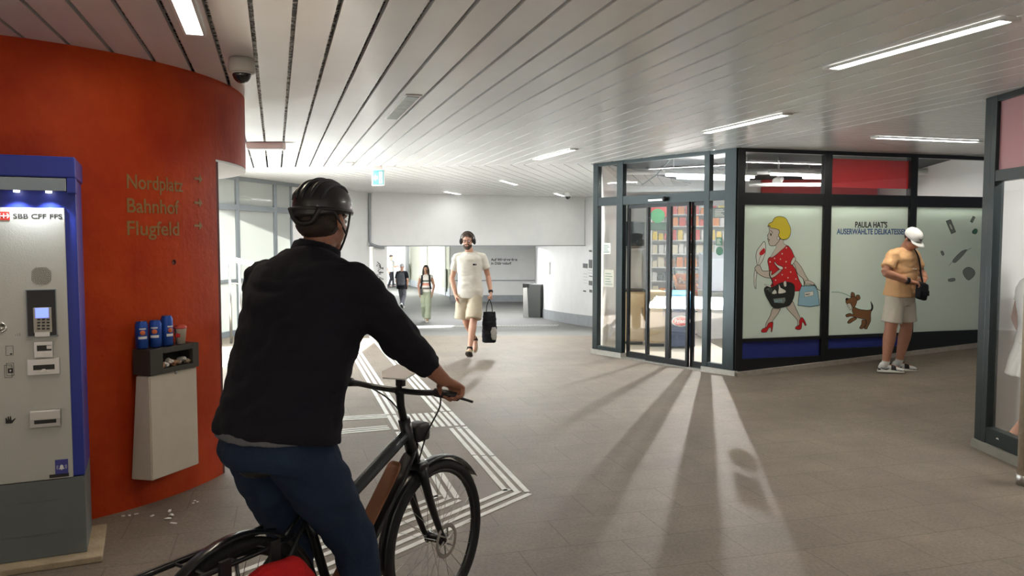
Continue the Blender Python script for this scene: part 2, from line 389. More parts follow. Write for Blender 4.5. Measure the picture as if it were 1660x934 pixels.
# ---------------------------------------------------------- lintel across the passage, side walls
FB = Frame((-3.4, 18.8), (5.6, 2.3))
zl = 1.555
struct('wall_back', box(BM(), -.3, 6.05, 0, .45, zl, CEIL, m=FB.m), M['white'])
g = BM(); box(g, FB.hit(948, 360)[0]-.006, FB.hit(948, 360)[0]+.006, -.004, 0, zl, CEIL-.05, m=FB.m); struct('trim_3', g, M['plinth_grey'])
struct('trim_4', box(BM(), -.02, 6.04, -.012, .02, zl-.02, zl+.004, m=FB.m), M['plinth_grey'])
x0, x1 = FB.hit(606, 450)[0], FB.hit(628, 450)[0]
struct('wall_pillar', box(BM(), x0, x1, .02, .5, -1, zl-.02, m=FB.m), M['white'], label='square pillar carrying the lintel, with pen scribbles')
pts = [(3.1, 17.0), (2.55, 18.6), (2.14, 20.3), (1.62, 22.2), (1.24, 24.0), (1.02, 25.8), (.97, 30), (.97, 33.3)]
pts = [tuple(p) for p in crom(pts, 4)]
def ribbon(pts, z0, z1, th, off=0):
    bm = BM(); rg = []
    for i, p in enumerate(pts):
        a, b = V(pts[max(i-1, 0)]), V(pts[min(i+1, len(pts)-1)]); d = (b-a).normalized(); n = V((d.y, -d.x)); p = V(p)-n*off
        q = p+n*th; rg.append([bm.verts.new((*p, z0)), bm.verts.new((*p, z1)), bm.verts.new((*q, z1)), bm.verts.new((*q, z0))])
    for A, Q in zip(rg, rg[1:]):
        for j in range(4): bm.faces.new((A[j], A[(j+1) % 4], Q[(j+1) % 4], Q[j]))
    bm.faces.new(rg[0][::-1]); bm.faces.new(rg[-1]); return bm
struct('wall_right_rear', ribbon(pts, -1.1, CEIL, .3), M['white'], smooth=False)
def base_ribbon(pts, h, off, th=.02):
    bm = BM(); rg = []
    for i, p in enumerate(pts):
        a, b = V(pts[max(i-1, 0)]), V(pts[min(i+1, len(pts)-1)]); d = (b-a).normalized(); n = V((d.y, -d.x)); p = V(p)-n*off; q = p+n*th; z = fz(p.x, p.y)
        rg.append([bm.verts.new((*p, z-.05)), bm.verts.new((*p, z+h)), bm.verts.new((*q, z+h)), bm.verts.new((*q, z-.05))])
    for A, Q in zip(rg, rg[1:]):
        for j in range(4): bm.faces.new((A[j], A[(j+1) % 4], Q[(j+1) % 4], Q[j]))
    bm.faces.new(rg[0][::-1]); bm.faces.new(rg[-1]); return bm
struct('baseboard_right', base_ribbon(pts, .29, .02), M['plinth_grey'])
# far wall of the passage with the farewell lettering
FF = Frame((-2.6, 33.2), (1, 0.02))
struct('wall_passage_far', box(BM(), 0, 3.8, 0, .3, -1.1, 2.4, m=FF.m), M['white'])
struct('baseboard_far', box(BM(), 0, 3.75, -.03, 0, -.95, -.62, m=FF.m), M['plinth_grey'])
struct('trim_5', box(BM(), 0, 3.75, -.03, 0, -.02, .02, m=FF.m), M['plinth_grey'])
struct('ceiling_passage', prism(BM(), [(-14, 19.3), (-3.3, 19.4), (1.4, 21.3), (1.4, 49), (-14, 49)], 1.95, 2.15, 'xy'), M['white'])
t = text('Auf Wiedersehen\nin Dübendorf', .155, M['black'], name='farewell_lettering', x=FF.hit(796, 422)[0], z=FF.hit(796, 423)[1], y=-.01, frame=FF, bold=.004)
tag(t, 'small black farewell lettering on the far passage wall', 'lettering')
# left side of the passage: tall glass cases
fa, fb = at_z(733, 482, -.9), at_z(663, 462.5, -.9)
FG = Frame((fb.x, fb.y), (fa.x-fb.x, fa.y-fb.y)); LG = (fa-fb).length
M['case_glass'] = film_mat('lit_frosted_case', (.50, .50, .38), .4)
M['olive'] = mat('olive_metal', (.12, .13, .10), .5)
for i, (a, b) in enumerate(((663, 693), (693, 722), (722, 733.5))):
    u0, u1 = FG.hit(a, 440)[0], FG.hit(b, 440)[0]
    t = thing('window_%d' % (i+5), 'tall frosted glass bay of the passage wall', 'window', FG, kind='structure')
    obj('pane', B(u0+.06, u1-.06, .02, .05, -.55, 1.9), M['case_glass'], t)
    g = BM(); box(g, u0, u0+.08, -.03, .08, -.9, 1.95); box(g, u1-.08, u1, -.03, .08, -.9, 1.95); obj('frame', g, M['steel'], t)
    g = BM(); box(g, u0+.08, u1-.08, 0, .08, -.9, -.55); obj('base_panel', g, M['plinth_grey'], t)
    g = BM(); box(g, u0+.09, u0+.34, -.06, -.02, -.7, .35); obj('lower_post', g, M['olive'], t)
e = V((fa.x, fa.y)); d2 = Frame((e.x, e.y), (-2.6-e.x, 33.2-e.y)); l2 = (V((-2.6, 33.2))-e).length
struct('wall_passage_left', box(BM(), 0, l2, 0, .2, -1.1, 2.2, m=d2.m), M['white'])
t = thing('door_1', 'pale blue glass door at the far end of the passage wall', 'door', d2, kind='structure')
obj('pane', B(.3, l2-1.2, -.04, -.02, -.8, 1.5), film_mat('bluish_glass', (.5, .6, .68), .3), t)
g = BM(); box(g, .2, .3, -.06, 0, -.9, 1.6); box(g, l2-1.2, l2-1.1, -.06, 0, -.9, 1.6); box(g, .3, l2-1.2, -.06, 0, 1.5, 1.6); obj('frame', g, M['olive'], t)
g = BM(); prism(g, [(-14, 47), (-5.4, 47), (fb.x-.2, fb.y), (-5.4, 47.3), (-14, 47.3)], -1, 2, 'xy'); struct('wall_passage_end', g, M['white'])
struct('wall_passage_outer', box(BM(), -14.2, -14, 19, 47.3, -1, 2.15), M['white'])
# ============================================================ the kiosk
F1 = Frame(A_, (B_[0]-A_[0], B_[1]-A_[1])); L1 = (V(B_)-V(A_)).length
F2 = Frame(B_, (C_[0]-B_[0], C_[1]-B_[1])); L2 = (V(C_)-V(B_)).length
F3 = Frame((3.77, 6.27), (0, -1))
struct('floor_kiosk', prism(BM(), [(1.26, 11.75), (2.8, 9.74), (6.5, 10.83), (7.5, 16.6), (2.4, 16.6)], .0, .03, 'xy'), mat('shop_floor', (.62, .58, .50), .35, var=.1))
M['shop_wall'] = mat('shop_white', (.82, .82, .80), .6)
M['shop_red'] = mat('shop_red', (.62, .03, .025), .5)
g = BM(); prism(g, [(1.32, 11.80), (1.27, 11.76), (2.3, 16.8), (2.4, 16.8)], 0, 3.2, 'xy'); struct('wall_kiosk_left', g, M['shop_wall'])
struct('wall_kiosk_back', B(2.3, 7.8, 16.6, 16.75, 0, 3.2), M['shop_wall'])
struct('wall_kiosk_right', prism(BM(), [(6.55, 10.82), (6.65, 10.82), (7.8, 16.7), (7.7, 16.7)], 0, 3.2, 'xy'), M['shop_wall'])
struct('ceiling_kiosk', prism(BM(), [(1.3, 11.8), (2.8, 9.8), (6.5, 10.88), (7.8, 16.7), (2.3, 16.7)], 3.1, 3.2, 'xy'), M['shop_wall'])
def bay(fr, n, u0, u1, cells, depth=(-.02, .06), fw=.05, base=0.0, ceil=CEIL, fm='frame', label=None, kind='window', sides=(1, 1), top=.05):
    'one glazed bay: frame around cells (z0, z1)'
    t = thing('%s_%d' % (kind, n), label, kind, fr, kind='structure')
    g = BM(); z = base
    if sides[0]: box(g, u0, u0+fw*sides[0], *depth, base, ceil-.002, .004)
    if sides[1]: box(g, u1-fw*sides[1], u1, *depth, base, ceil-.002, .004)
    a, b = u0+fw*sides[0], u1-fw*sides[1]; edges = [base]+[q for c in cells for q in c]+[ceil-.002]
    for z0, z1 in zip(edges[::2], edges[1::2]): box(g, a, b, depth[0]+.004, depth[1]-.004, z0, z1, .004)
    obj('frame', g, M[fm], t); return t, a, b
def pane(t, a, b, z0, z1, m='glass', y=.016, name='pane', th=.008):
    return obj(name, B(a, b, y, y+th, z0, z1), M[m] if isinstance(m, str) else m, t)
zt0, zt1 = F1.hit(1080, 329)[1], F1.hit(1080, 314)[1]
ztop = CEIL-.05
# side light on the left
u = lambda px, py=430: F1.hit(px, py)[0]
stone_h = .07
zb = .13
t, a, b = bay(F1, 8, 0, u(1010), [(zb, zt0), (zt1, ztop)], fw=.1, sides=(1, 1.2), base=stone_h, label='narrow fixed pane left of the kiosk doors')
pane(t, a, b, zb, zt0); pane(t, a, b, zt1, ztop)
# door bay: transom pane above four leaves
UA, UB = u(1010), u(1141)
t, a, b = bay(F1, 9, UA, UB, [(zt1, ztop)], fw=.0, sides=(0, 0), base=zt0, label='wide pane above the sliding doors')
pane(t, UA, UB, zt1, ztop)
leaf = [u(1012), u(1047), u(1083), u(1116), u(1141)]
for i, (p, q) in enumerate(zip(leaf, leaf[1:])):
    yo = .0 if i in (1, 2) else .05
    t = thing('door_%d' % (i+2), ['leftmost glass leaf of the kiosk sliding door', 'second glass leaf of the kiosk sliding door from the left', 'third glass leaf of the kiosk sliding door, in front of the freezer', 'rightmost glass leaf of the kiosk sliding door'][i], 'door', F1, kind='structure')
    g = BM(); fw = .038
    box(g, p, p+fw, yo, yo+.045, .02, zt0, .004); box(g, q-fw, q, yo, yo+.045, .02, zt0, .004)
    box(g, p+fw, q-fw, yo, yo+.045, .02, .10); box(g, p+fw, q-fw, yo, yo+.045, zt0-.05, zt0); obj('frame', g, M['frame_black'], t)
    obj('pane', B(p+fw, q-fw, yo+.018, yo+.026, .10, zt0-.05), M['glass'], t)
t, a, b = bay(F1, 10, UB, L1+.0, [(zb, zt0), (zt1, ztop)], fw=.1, sides=(.85, 1.7), base=stone_h, label='narrow fixed pane right of the kiosk doors')
pane(t, a, b, zb, zt0); pane(t, a, b, zt1, ztop)
UR0, UR1 = a, b
g = BM(); box(g, -.02, UA, -.035, .08, 0, stone_h, m=F1.m); box(g, UB, L1+.03, -.035, .08, 0, stone_h, m=F1.m); struct('trim_6', g, M['stone'])
g = BM(); box(g, UA, UB, -.03, .12, 0, .02, m=F1.m); struct('trim_7', g, mat('sill_metal', (.42, .40, .36), .45, metal=.6, var=.4, vscale=60))
um = (UA+UB)/2-.03
t = thing('door_sensor', 'black motion sensor on the frame above the sliding doors', 'sensor', F1)
g = BM(); ell(g, (u(1080), -.05, (zt0+zt1)/2-.01), (.035, .035, .035)); obj('sensor_head', g, M['black'], t, True)
obj('sensor_bar', B(u(1053), u(1077), -.045, -.016, (zt0+zt1)/2-.03, (zt0+zt1)/2-.005, .004), M['steel'], t)
# corner post, black side
g = BM(); box(g, -.0, .1, -.02, .08, .06, CEIL-.002, .004, m=F2.m); struct('trim_8', g, M['frame_black'])
# long front: three bays
v = lambda px, py=430: F2.hit(px, py)[0]
e = [.1, v(1339), v(1477), v(1606)]
zc = F2.hit(1270, 316)[1], F2.hit(1270, 330)[1]; zpb = F2.hit(1265, 547)[1]
def base_at(uu): return rise(*(F2.o+F2.x*uu).xy)
M['film'] = film_mat('printed_film', (.58, .63, .57), .45)
M['blue'] = film_mat('dark_blue_film', (.03, .045, .22), .35)
M['blind'] = mat('red_blind', (.62, .012, .012), .5)
for i in range(3):
    a0, b0 = e[i], e[i+1]; hb = max(base_at(a0), base_at(b0))+.07
    t, a, b = bay(F2, 11+i, a0, b0, [(hb+.06, zpb-.04), (zpb, zc[1]-.02), (zc[0]+.02, ztop)] if i < 2 else [(zpb, zc[1]-.02), (zc[0]+.02, ztop)], fw=.055, sides=(0 if i == 0 else .9, 1.1), base=min(base_at(a0), base_at(b0))+.05, fm='frame_black', label=['kiosk front bay nearest the doors', 'middle kiosk front bay with a red blind on top', 'kiosk front bay at the far right'][i])
    pane(t, a, b, zc[0]+.02, ztop)
    pane(t, a, b, zpb, zc[1]-.02, 'film', name='frosted_panel')
    if i < 2: pane(t, a, b, hb+.06, zpb-.04, 'blue', name='blue_panel')
    if i == 1: obj('red_blind', B(a, b, .03, .04, zc[0]+.11, ztop-.04), M['blind'], t)
    if i == 0: BAY0 = (a, b)
    if i == 1: BAY1 = (a, b)
    if i == 2: BAY2 = (a, b)
g = BM()
vs = []
for uu in [i*L2/12 for i in range(13)]:
    for y, dz in ((-.07, -.05), (-.07, .055), (.08, .055), (.08, -.05)):
        p = F2.o+F2.x*uu+F2.y*y; vs.append(g.verts.new((p.x, p.y, base_at(uu)+dz)))
for i in range(12):
    for j in range(4): g.faces.new((vs[i*4+j], vs[i*4+(j+1) % 4], vs[i*4+4+(j+1) % 4], vs[i*4+4+j]))
struct('trim_9', g, mat('kerb_stone', (.34, .30, .26), .7, var=.25, vscale=14))
g = BM(); box(g, v(1606), L2+.9, -.0, .1, 0, CEIL-.002, m=F2.m); struct('wall_kiosk_end', g, M['frame_black'])
# ---------------------------------------------------------- prints on the frosted panels
INK = {k: mat('print_'+k, c, .5) for k, c in dict(black=(.012, .014, .012), yellow=(.62, .50, .02), red=(.50, .008, .012), skin=(.50, .44, .37), white=(.62, .62, .55), blue=(.24, .42, .50), brown=(.20, .09, .03), green=(.05, .20, .12), pink=(.6, .12, .18), navy=(.03, .08, .22), grey=(.17, .20, .18), teal=(.05, .30, .38)).items()}
def panel_xy(fr, ox, oy, s):
    return lambda p: fr.hit(ox+p[0]/s, oy+p[1]/s, .014)
def shape(fr, f, parent, name, pts, ink, lay=0, outline=2.4, smooth=3, closed=True):
    P = [tuple(p) for p in (crom(pts, smooth, True) if smooth else pts)]; Q = [f(p) for p in P]
    y = .0150-.0012*lay
    g = BM()
    if ink: 
        prism(g, Q, y-.0006, y, 'xz')
        for fc in g.faces: fc.material_index = 0
    o = None
    if outline: stroke_into(g, Q+[Q[0]], outline*.0026, y-.001, 1)
    return obj(name, g, [INK[ink or 'black'], INK['black']], parent)
def stroke_into(g, Q, wd, y, mi):
    for i in range(len(Q)-1):
        a, b = V(Q[i]), V(Q[i+1]); d = b-a
        if d.length < 1e-5: continue
        d.normalize(); n = V((-d.y, d.x))*wd/2; a = a-d*wd*.3; b = b+d*wd*.3
        vs = [g.verts.new((q.x, yy, q.y)) for yy in (y-.0004, y+.0004) for q in (a+n, b+n, b-n, a-n)]
        g.faces.new(vs[:4]).material_index = mi; g.faces.new(vs[4:][::-1]).material_index = mi
def stroke(fr, f, parent, name, pts, wd=2.4, ink='black', lay=1, smooth=3):
    Q = [f(p) for p in (crom(pts, smooth) if smooth else pts)]; g = BM(); stroke_into(g, Q, wd*.0026, .0150-.0012*lay-.001, 0); return obj(name, g, INK[ink], parent)
t = thing('printed_shopper', 'printed drawing of a blonde shopper in a red polka dot dress on the frosted panel', 'window print', F2)
f = panel_xy(F2, 1200, 320, 3.891)
S = lambda n, p, i, **k: shape(F2, f, t, n, p, i, **k)
S('rear_leg', [(290, 690), (325, 735), (360, 775), (362, 810), (385, 790), (378, 760), (350, 700), (328, 655)], 'skin')
S('front_leg', [(205, 700), (190, 745), (165, 790), (160, 820), (190, 800), (215, 765), (240, 730), (252, 695)], 'skin')
S('rear_shoe', [(348, 830), (352, 815), (372, 808), (372, 780), (385, 757), (400, 768), (416, 803), (408, 808), (394, 785), (388, 800), (385, 828), (368, 835)], 'red', lay=1, smooth=2)
S('front_shoe', [(133, 850), (140, 830), (165, 820), (178, 795), (200, 786), (207, 795), (200, 845), (194, 846), (194, 822), (178, 825), (165, 850)], 'red', lay=1, smooth=2)
S('rear_arm', [(325, 400), (348, 398), (385, 440), (410, 490), (430, 525), (418, 545), (402, 535), (398, 515), (360, 480), (345, 430)], 'skin', lay=1)
S('dress', [(290, 303), (318, 325), (335, 360), (345, 392), (330, 425), (348, 455), (370, 520), (395, 570), (385, 588), (335, 592), (190, 590), (190, 560), (205, 530), (188, 505), (183, 470), (178, 435), (172, 400), (185, 378), (215, 372), (250, 340)], 'red', lay=2)
S('sleeve_cuff', [(318, 410), (335, 378), (347, 382), (345, 400), (325, 427)], 'white', lay=3)
S('neck', [(218, 300), (228, 312), (205, 350), (190, 380), (215, 370), (250, 340), (288, 305), (272, 290), (268, 262), (240, 270)], 'skin', lay=3, outline=1.4)
S('face', [(180, 180), (182, 205), (180, 225), (170, 240), (174, 252), (172, 262), (178, 285), (186, 303), (215, 305), (235, 285), (250, 262), (250, 225), (235, 200), (210, 190)], 'skin', lay=4)
S('hair', [(172, 185), (180, 165), (200, 155), (215, 130), (248, 120), (285, 132), (303, 165), (316, 195), (314, 235), (295, 262), (262, 266), (245, 250), (240, 235), (246, 222), (240, 205), (215, 197), (190, 192), (184, 178)], 'yellow', lay=5)
S('earring', [(232, 248), (244, 252), (244, 265), (236, 268), (231, 258)], 'white', lay=6, outline=1.4)
S('eye', [(188, 225), (196, 232), (194, 242), (188, 240)], 'black', lay=6, outline=0); stroke(F2, f, t, 'eyebrow', [(188, 208), (196, 214), (202, 226)], 2.2, lay=6)
stroke(F2, f, t, 'mouth', [(172, 262), (182, 268), (180, 276)], 2.6, lay=6)
S('front_arm', [(250, 450), (225, 470), (195, 490), (195, 464), (140, 464), (122, 430), (100, 432), (90, 450), (110, 480), (150, 503), (200, 508), (240, 480), (262, 455)], 'skin', lay=6)
S('front_cuff', [(215, 405), (232, 425), (266, 440), (262, 455), (245, 452), (215, 420)], 'white', lay=7)
S('flower_wrap', [(150, 278), (130, 300), (105, 335), (98, 370), (102, 405), (108, 432), (122, 425), (145, 385), (158, 340), (158, 305)], 'white', lay=5)
S('flower', [(130, 335), (150, 320), (155, 345), (140, 362), (122, 365), (120, 350)], 'red', lay=6, outline=0)
stroke(F2, f, t, 'flower_stem', [(133, 362), (120, 385), (112, 425)], 2.2, 'green', lay=6)
S('wrap_tail', [(92, 455), (85, 500), (88, 560), (97, 575), (98, 520), (103, 480)], 'white', lay=5)
S('basket', [(148, 580), (165, 562), (200, 568), (250, 540), (300, 535), (335, 550), (340, 590), (335, 630), (315, 672), (290, 688), (212, 698), (175, 650), (158, 615)], 'black', lay=8)
for k, q in enumerate(([(195, 608), (215, 580), (228, 606)], [(240, 545), (252, 570), (280, 585), (283, 600), (245, 608), (236, 600), (240, 575)], [(270, 535), (285, 528), (288, 560), (274, 562)], [(155, 548), (190, 560), (188, 568), (152, 553)])): S('basket_goods', q, 'white', lay=9, outline=1.2, smooth=2)
for k in range(4): stroke(F2, f, t, 'basket_rim', [(158+k*6, 585-k*4), (178, 572+k*7), (198, 580+k*6)], 1.4, 'grey', lay=9)
S('basket_badge', [(205, 640), (280, 632), (282, 652), (272, 668), (212, 664)], 'grey', lay=9, outline=0, smooth=0)
tx = lambda s, q, size, ink, lay=10, par=t, sx=1: text(s, size, INK[ink], par, x=f(q)[0], z=f(q)[1], y=.0150-.0012*lay, bold=.001, sx=sx, ext=.0004)
tx("HAT'S", (212, 662), .042, 'blue')
stroke(F2, f, t, 'basket_handle', [(205, 560), (195, 520), (182, 490), (184, 465)], 5, 'black', lay=9)
S('tote', [(372, 590), (385, 560), (475, 555), (488, 600), (498, 680), (440, 690), (362, 682)], 'blue', lay=5, smooth=0)
S('tote_badge', [(402, 600), (458, 592), (460, 618), (405, 628)], 'white', lay=6, outline=1, smooth=0)
tx('HAT', (408, 618), .034, 'black', 7)
stroke(F2, f, t, 'tote_handle', [(398, 562), (405, 535), (430, 525), (450, 540), (462, 556)], 3, 'black', lay=6)
S('hand', [(405, 530), (420, 522), (448, 532), (470, 548), (450, 552), (425, 545), (410, 552)], 'skin', lay=7, outline=1.6)
for q in ((290, 318), (263, 356), (215, 385), (252, 390), (288, 406), (187, 407), (285, 444), (317, 471), (263, 488), (300, 507), (350, 515), (222, 522), (330, 402)):
    S('dot', [(q[0]-4, q[1]), (q[0], q[1]-5), (q[0]+4, q[1]), (q[0], q[1]+5)], 'white', lay=4, outline=0)
stroke(F2, f, t, 'leash', [(462, 548), (480, 575), (513, 595)], 2.6, lay=8)
t = thing('printed_puppy', 'printed drawing of a small brown puppy on a leash beneath the lettering', 'window print', F2)
S = lambda n, p, i, **k: shape(F2, f, t, n, p, i, **k)
S('tail', [(822, 655), (838, 680), (838, 705), (826, 722), (816, 718), (826, 700), (826, 680)], 'black', lay=0, outline=0)
S('rear_paw', [(752, 825), (765, 800), (768, 775), (790, 775), (792, 800), (772, 828)], 'brown', lay=0)
S('front_paw', [(676, 790), (690, 770), (715, 758), (735, 765), (712, 782), (690, 795)], 'brown', lay=0)
S('body', [(715, 690), (735, 700), (760, 708), (800, 712), (825, 712), (822, 740), (822, 780), (805, 815), (798, 830), (780, 826), (795, 800), (790, 770), (765, 765), (730, 758), (700, 750), (672, 755), (665, 742), (690, 732), (712, 738), (705, 715), (710, 690)], 'brown', lay=1)
S('ear', [(698, 632), (700, 600), (718, 605), (722, 630)], 'brown', lay=2); S('ear', [(728, 635), (732, 618), (750, 618), (755, 640), (738, 650)], 'brown', lay=2)
S('head', [(664, 650), (668, 636), (690, 638), (705, 625), (730, 632), (735, 655), (722, 690), (708, 695), (700, 675), (688, 680), (668, 668)], 'brown', lay=3)
S('muzzle', [(672, 676), (690, 668), (702, 690), (692, 712), (684, 695)], 'white', lay=4, outline=1.6)
S('nose', [(664, 640), (676, 636), (678, 646), (667, 650)], 'black', lay=5, outline=0)
stroke(F2, f, t, 'leash', [(574, 598), (620, 598), (665, 612), (694, 628)], 2.6, 'green', lay=5)
fx = panel_xy(F2, 1330, 330, 3.221)
t = thing('panel_lettering', 'dark blue printed lettering across the middle frosted panel', 'lettering', F2)
q = fx((180, 125)); text("PAULA HAT'S", .105, INK['black'], t, x=q[0], z=q[1], y=.0145, bold=.003, sx=.80)
q = fx((86, 160)); text("AUSERWÄHLTE DELIKATESSEN", .100, INK['navy'], t, x=q[0], z=q[1], y=.0145, bold=.0025, sx=.79)
t = thing('printed_groceries', 'faint printed groceries floating on the far right frosted panel', 'window print', F2)
S = lambda n, p, i, **k: shape(F2, fx, t, n, p, i, **k)
S('bank_note', [(656, 92), (680, 84), (706, 148), (684, 158)], 'grey', smooth=0); S('note_portrait', [(672, 108), (682, 112), (690, 135), (680, 132)], 'white', lay=1, outline=1)
S('small_packet', [(783, 94), (797, 66), (808, 72), (793, 100)], 'grey', smooth=0); S('bow', [(793, 145), (808, 132), (820, 140), (812, 158), (796, 156)], 'green')
S('sweet', [(690, 300), (712, 272), (740, 248), (765, 242), (740, 275), (705, 308)], 'grey', outline=1.6); stroke(F2, fx, t, 'sweet_tail', [(670, 325), (692, 300)], 2, 'grey'); stroke(F2, fx, t, 'sweet_tail', [(765, 245), (786, 232)], 3, 'grey')
S('bean', [(628, 252), (638, 248), (646, 264), (638, 272)], 'grey', outline=1.4); S('jug', [(744, 352), (770, 332), (800, 345), (806, 372), (775, 400), (752, 380)], 'grey', outline=1.8); S('small_bone', [(668, 395), (700, 390), (702, 404), (672, 408)], 'grey', outline=1.2)
# ---------------------------------------------------------- kiosk goods and fittings
M['beige'] = mat('beige_laminate', (.62, .49, .30), .5); M['grey_panel'] = mat('grey_panel', (.42, .42, .38), .5)
def stand(name, label, cat, px0, px1, y, z1, depth=.45, extra=None):
    a, b = at_y(px0, 500, y).x, at_y(px1, 500, y).x
    t = thing(name, label, cat, loc=(a, y, .03)); w_ = b-a
    obj('body', B(0, w_, 0, depth, .05, z1, .006), M['beige'], t); obj('plinth', B(.02, w_-.02, .03, depth-.02, 0, .05), M['black'], t)
    obj('door', B(.015, w_-.015, -.012, 0, .08, z1-.03, .004), M['beige'], t); obj('handle', B(w_-.05, w_-.035, -.03, -.012, z1*.55, z1*.7, .003), M['steel'], t)
    return t, w_
t, w_ = stand('coffee_station', 'beige coffee station cabinet behind the leftmost door leaf', 'cabinet', 1014, 1045, 12.45, .84)
obj('worktop', B(-.01, w_+.01, -.02, .46, .84, .88, .004), M['black'], t); obj('back_panel', B(0, w_, .3, .34, .88, 1.55), M['grey_panel'], t); obj('top_box', B(0, w_, .05, .4, 1.56, 1.95, .01), M['frame'], t); obj('cup_shelf', B(0, w_, .0, .3, 1.5, 1.53), M['steel'], t)
t, w_ = stand('low_counter', 'beige counter cabinet with wrapped goods on top behind the second door leaf', 'cabinet', 1052, 1080, 12.2, .86)
t = thing('green_round_sign', 'round green sign on red board hanging high inside the kiosk door', 'sign', loc=(at_y(1066, 350, 12.3).x, 12.3, at_y(1066, 350, 12.3).z))
obj('board', B(-.17, .17, 0, .02, -.02, .2), M['shop_red'], t); g = BM(); lathe(g, [(.001, 0), (.11, 0), (.11, .015), (.001, .015)], axis=(0, -1, 0)); obj('disc', g, mat('sign_green', (.03, .35, .10), .5), t); obj('shade', B(-.17, .17, 0, .03, -.22, -.1), mat('dark_green', (.02, .09, .04), .5), t)
# freezer
fz_x = at_y(1087, 530, 12.0).x; t = thing('ice_cream_freezer', 'dark blue ice cream chest freezer with light blue curved lid behind the third door leaf', 'freezer', loc=(fz_x, 12.0, .03))
M['fblue'] = mat('freezer_blue', (.01, .04, .12), .35); M['lidblue'] = mat('lid_blue', (.10, .36, .62), .3)
obj('body', B(0, .38, 0, .6, .02, .62, .02), M['fblue'], t)
g = BM(); prism(g, [(0, .62), (0, .74), (.06, .82), (.2, .86), (.6, .86), (.6, .62)], 0, .38, 'yz'); obj('lid', g, M['lidblue'], t)
g = BM(); ell(g, (.16, -.005, .42), (.15, .006, .085)); o = obj('brand_oval', g, mat('oval_white', (.8, .8, .8), .4), t, True); g = BM(); ell(g, (.16, -.008, .42), (.135, .006, .072)); obj('oval_face', g, mat('oval_red', (.65, .03, .03), .4), o, True)
text('Frisco', .085, M['white_plastic'], o, x=.16, z=.395, y=-.016, align='CENTER', bold=.002)
# glass counter
cx = at_y(1150, 450, 12.9).x; t = thing('display_counter', 'white slanted glass display counter behind the right side pane', 'display case', loc=(cx, 12.9, .03))
obj('base', B(0, 1.1, .2, .8, 0, .80, .01), M['shop_wall'], t); g = BM(); prism(g, [(.1, .82), (.25, 1.35), (.75, 1.45), (.75, .82)], 0, 1.1, 'yz'); obj('glass_hood', g, film_mat('cold_glass', (.75, .80, .88), .4), t); obj('ledge', B(-.02, 1.12, .0, .2, .72, .8, .01), M['steel'], t)
# goods shelf
SX0, SX1, SY = 2.75, 4.9, 15.7
t = thing('goods_shelf', 'tall white wall shelf full of packets at the back of the kiosk', 'shelf', loc=(SX0, SY, .03))
g = BM(); box(g, 0, SX1-SX0, .38, .42, 0, 2.35); box(g, 0, .03, 0, .38, 0, 2.35); box(g, SX1-SX0-.03, SX1-SX0, 0, .38, 0, 2.35); obj('carcass', g, M['shop_wall'], t)
levels = [.25, .55, .83, 1.1, 1.37, 1.64, 1.92, 2.15]
for z in levels: obj('shelf_board', B(.03, SX1-SX0-.03, 0, .38, z, z+.02), M['shop_wall'], t)
cols = [('orange', (.75, .25, .05)), ('red', (.6, .04, .03)), ('yellow', (.8, .6, .08)), ('cream', (.75, .68, .5)), ('brown', (.30, .14, .06)), ('green', (.08, .35, .12)), ('blue', (.08, .2, .5)), ('white', (.75, .75, .73)), ('black', (.03, .03, .03))]
CM = {k: mat('pack_'+k, c, .4) for k, c in cols}
pal = [['orange', 'brown', 'cream'], ['orange', 'red', 'cream'], ['black', 'brown', 'white'], ['orange', 'cream', 'brown'], ['white', 'black', 'cream'], ['yellow', 'white', 'red'], ['red', 'orange', 'white'], ['red', 'orange', 'yellow']]
names = ['bottom', 'second', 'third', 'fourth', 'fifth', 'sixth', 'seventh', 'top']
pk = {}
for li, z in enumerate(levels):
    x = .05
    while x < SX1-SX0-.16:
        c = random.choice(pal[li]); hh = random.choice((.13, .17, .2)); ww = random.choice((.10, .13))
        if (hh, ww) not in pk:
            g = BM(); prism(g, [(-ww/2+.005, 0), (ww/2-.005, 0), (ww/2, hh*.5), (ww/2-.01, hh-.02), (ww/2-.004, hh), (-ww/2+.004, hh), (-ww/2+.01, hh-.02), (-ww/2, hh*.5)], -.03, .03, 'xz'); me = bpy.data.meshes.new('goods_packet'); bmesh.ops.recalc_face_normals(g, faces=g.faces[:]); g.to_mesh(me); g.free(); pk[hh, ww] = me
        me = pk[hh, ww]; key = (hh, ww, c)
        if key not in pk: pk[key] = me.copy(); pk[key].materials.append(CM[c])
        o = bpy.data.objects.new('goods_packet', pk[key]); C.objects.link(o); o.location = (SX0+x+ww/2, SY+.1, .03+z+.0205)
        tag(o, '%s packet on the %s board of the kiosk wall shelf' % (c, names[li]), 'packet', '%s packets on the %s board of the kiosk shelf' % (c, names[li]))
        x += ww+random.uniform(.005, .03)
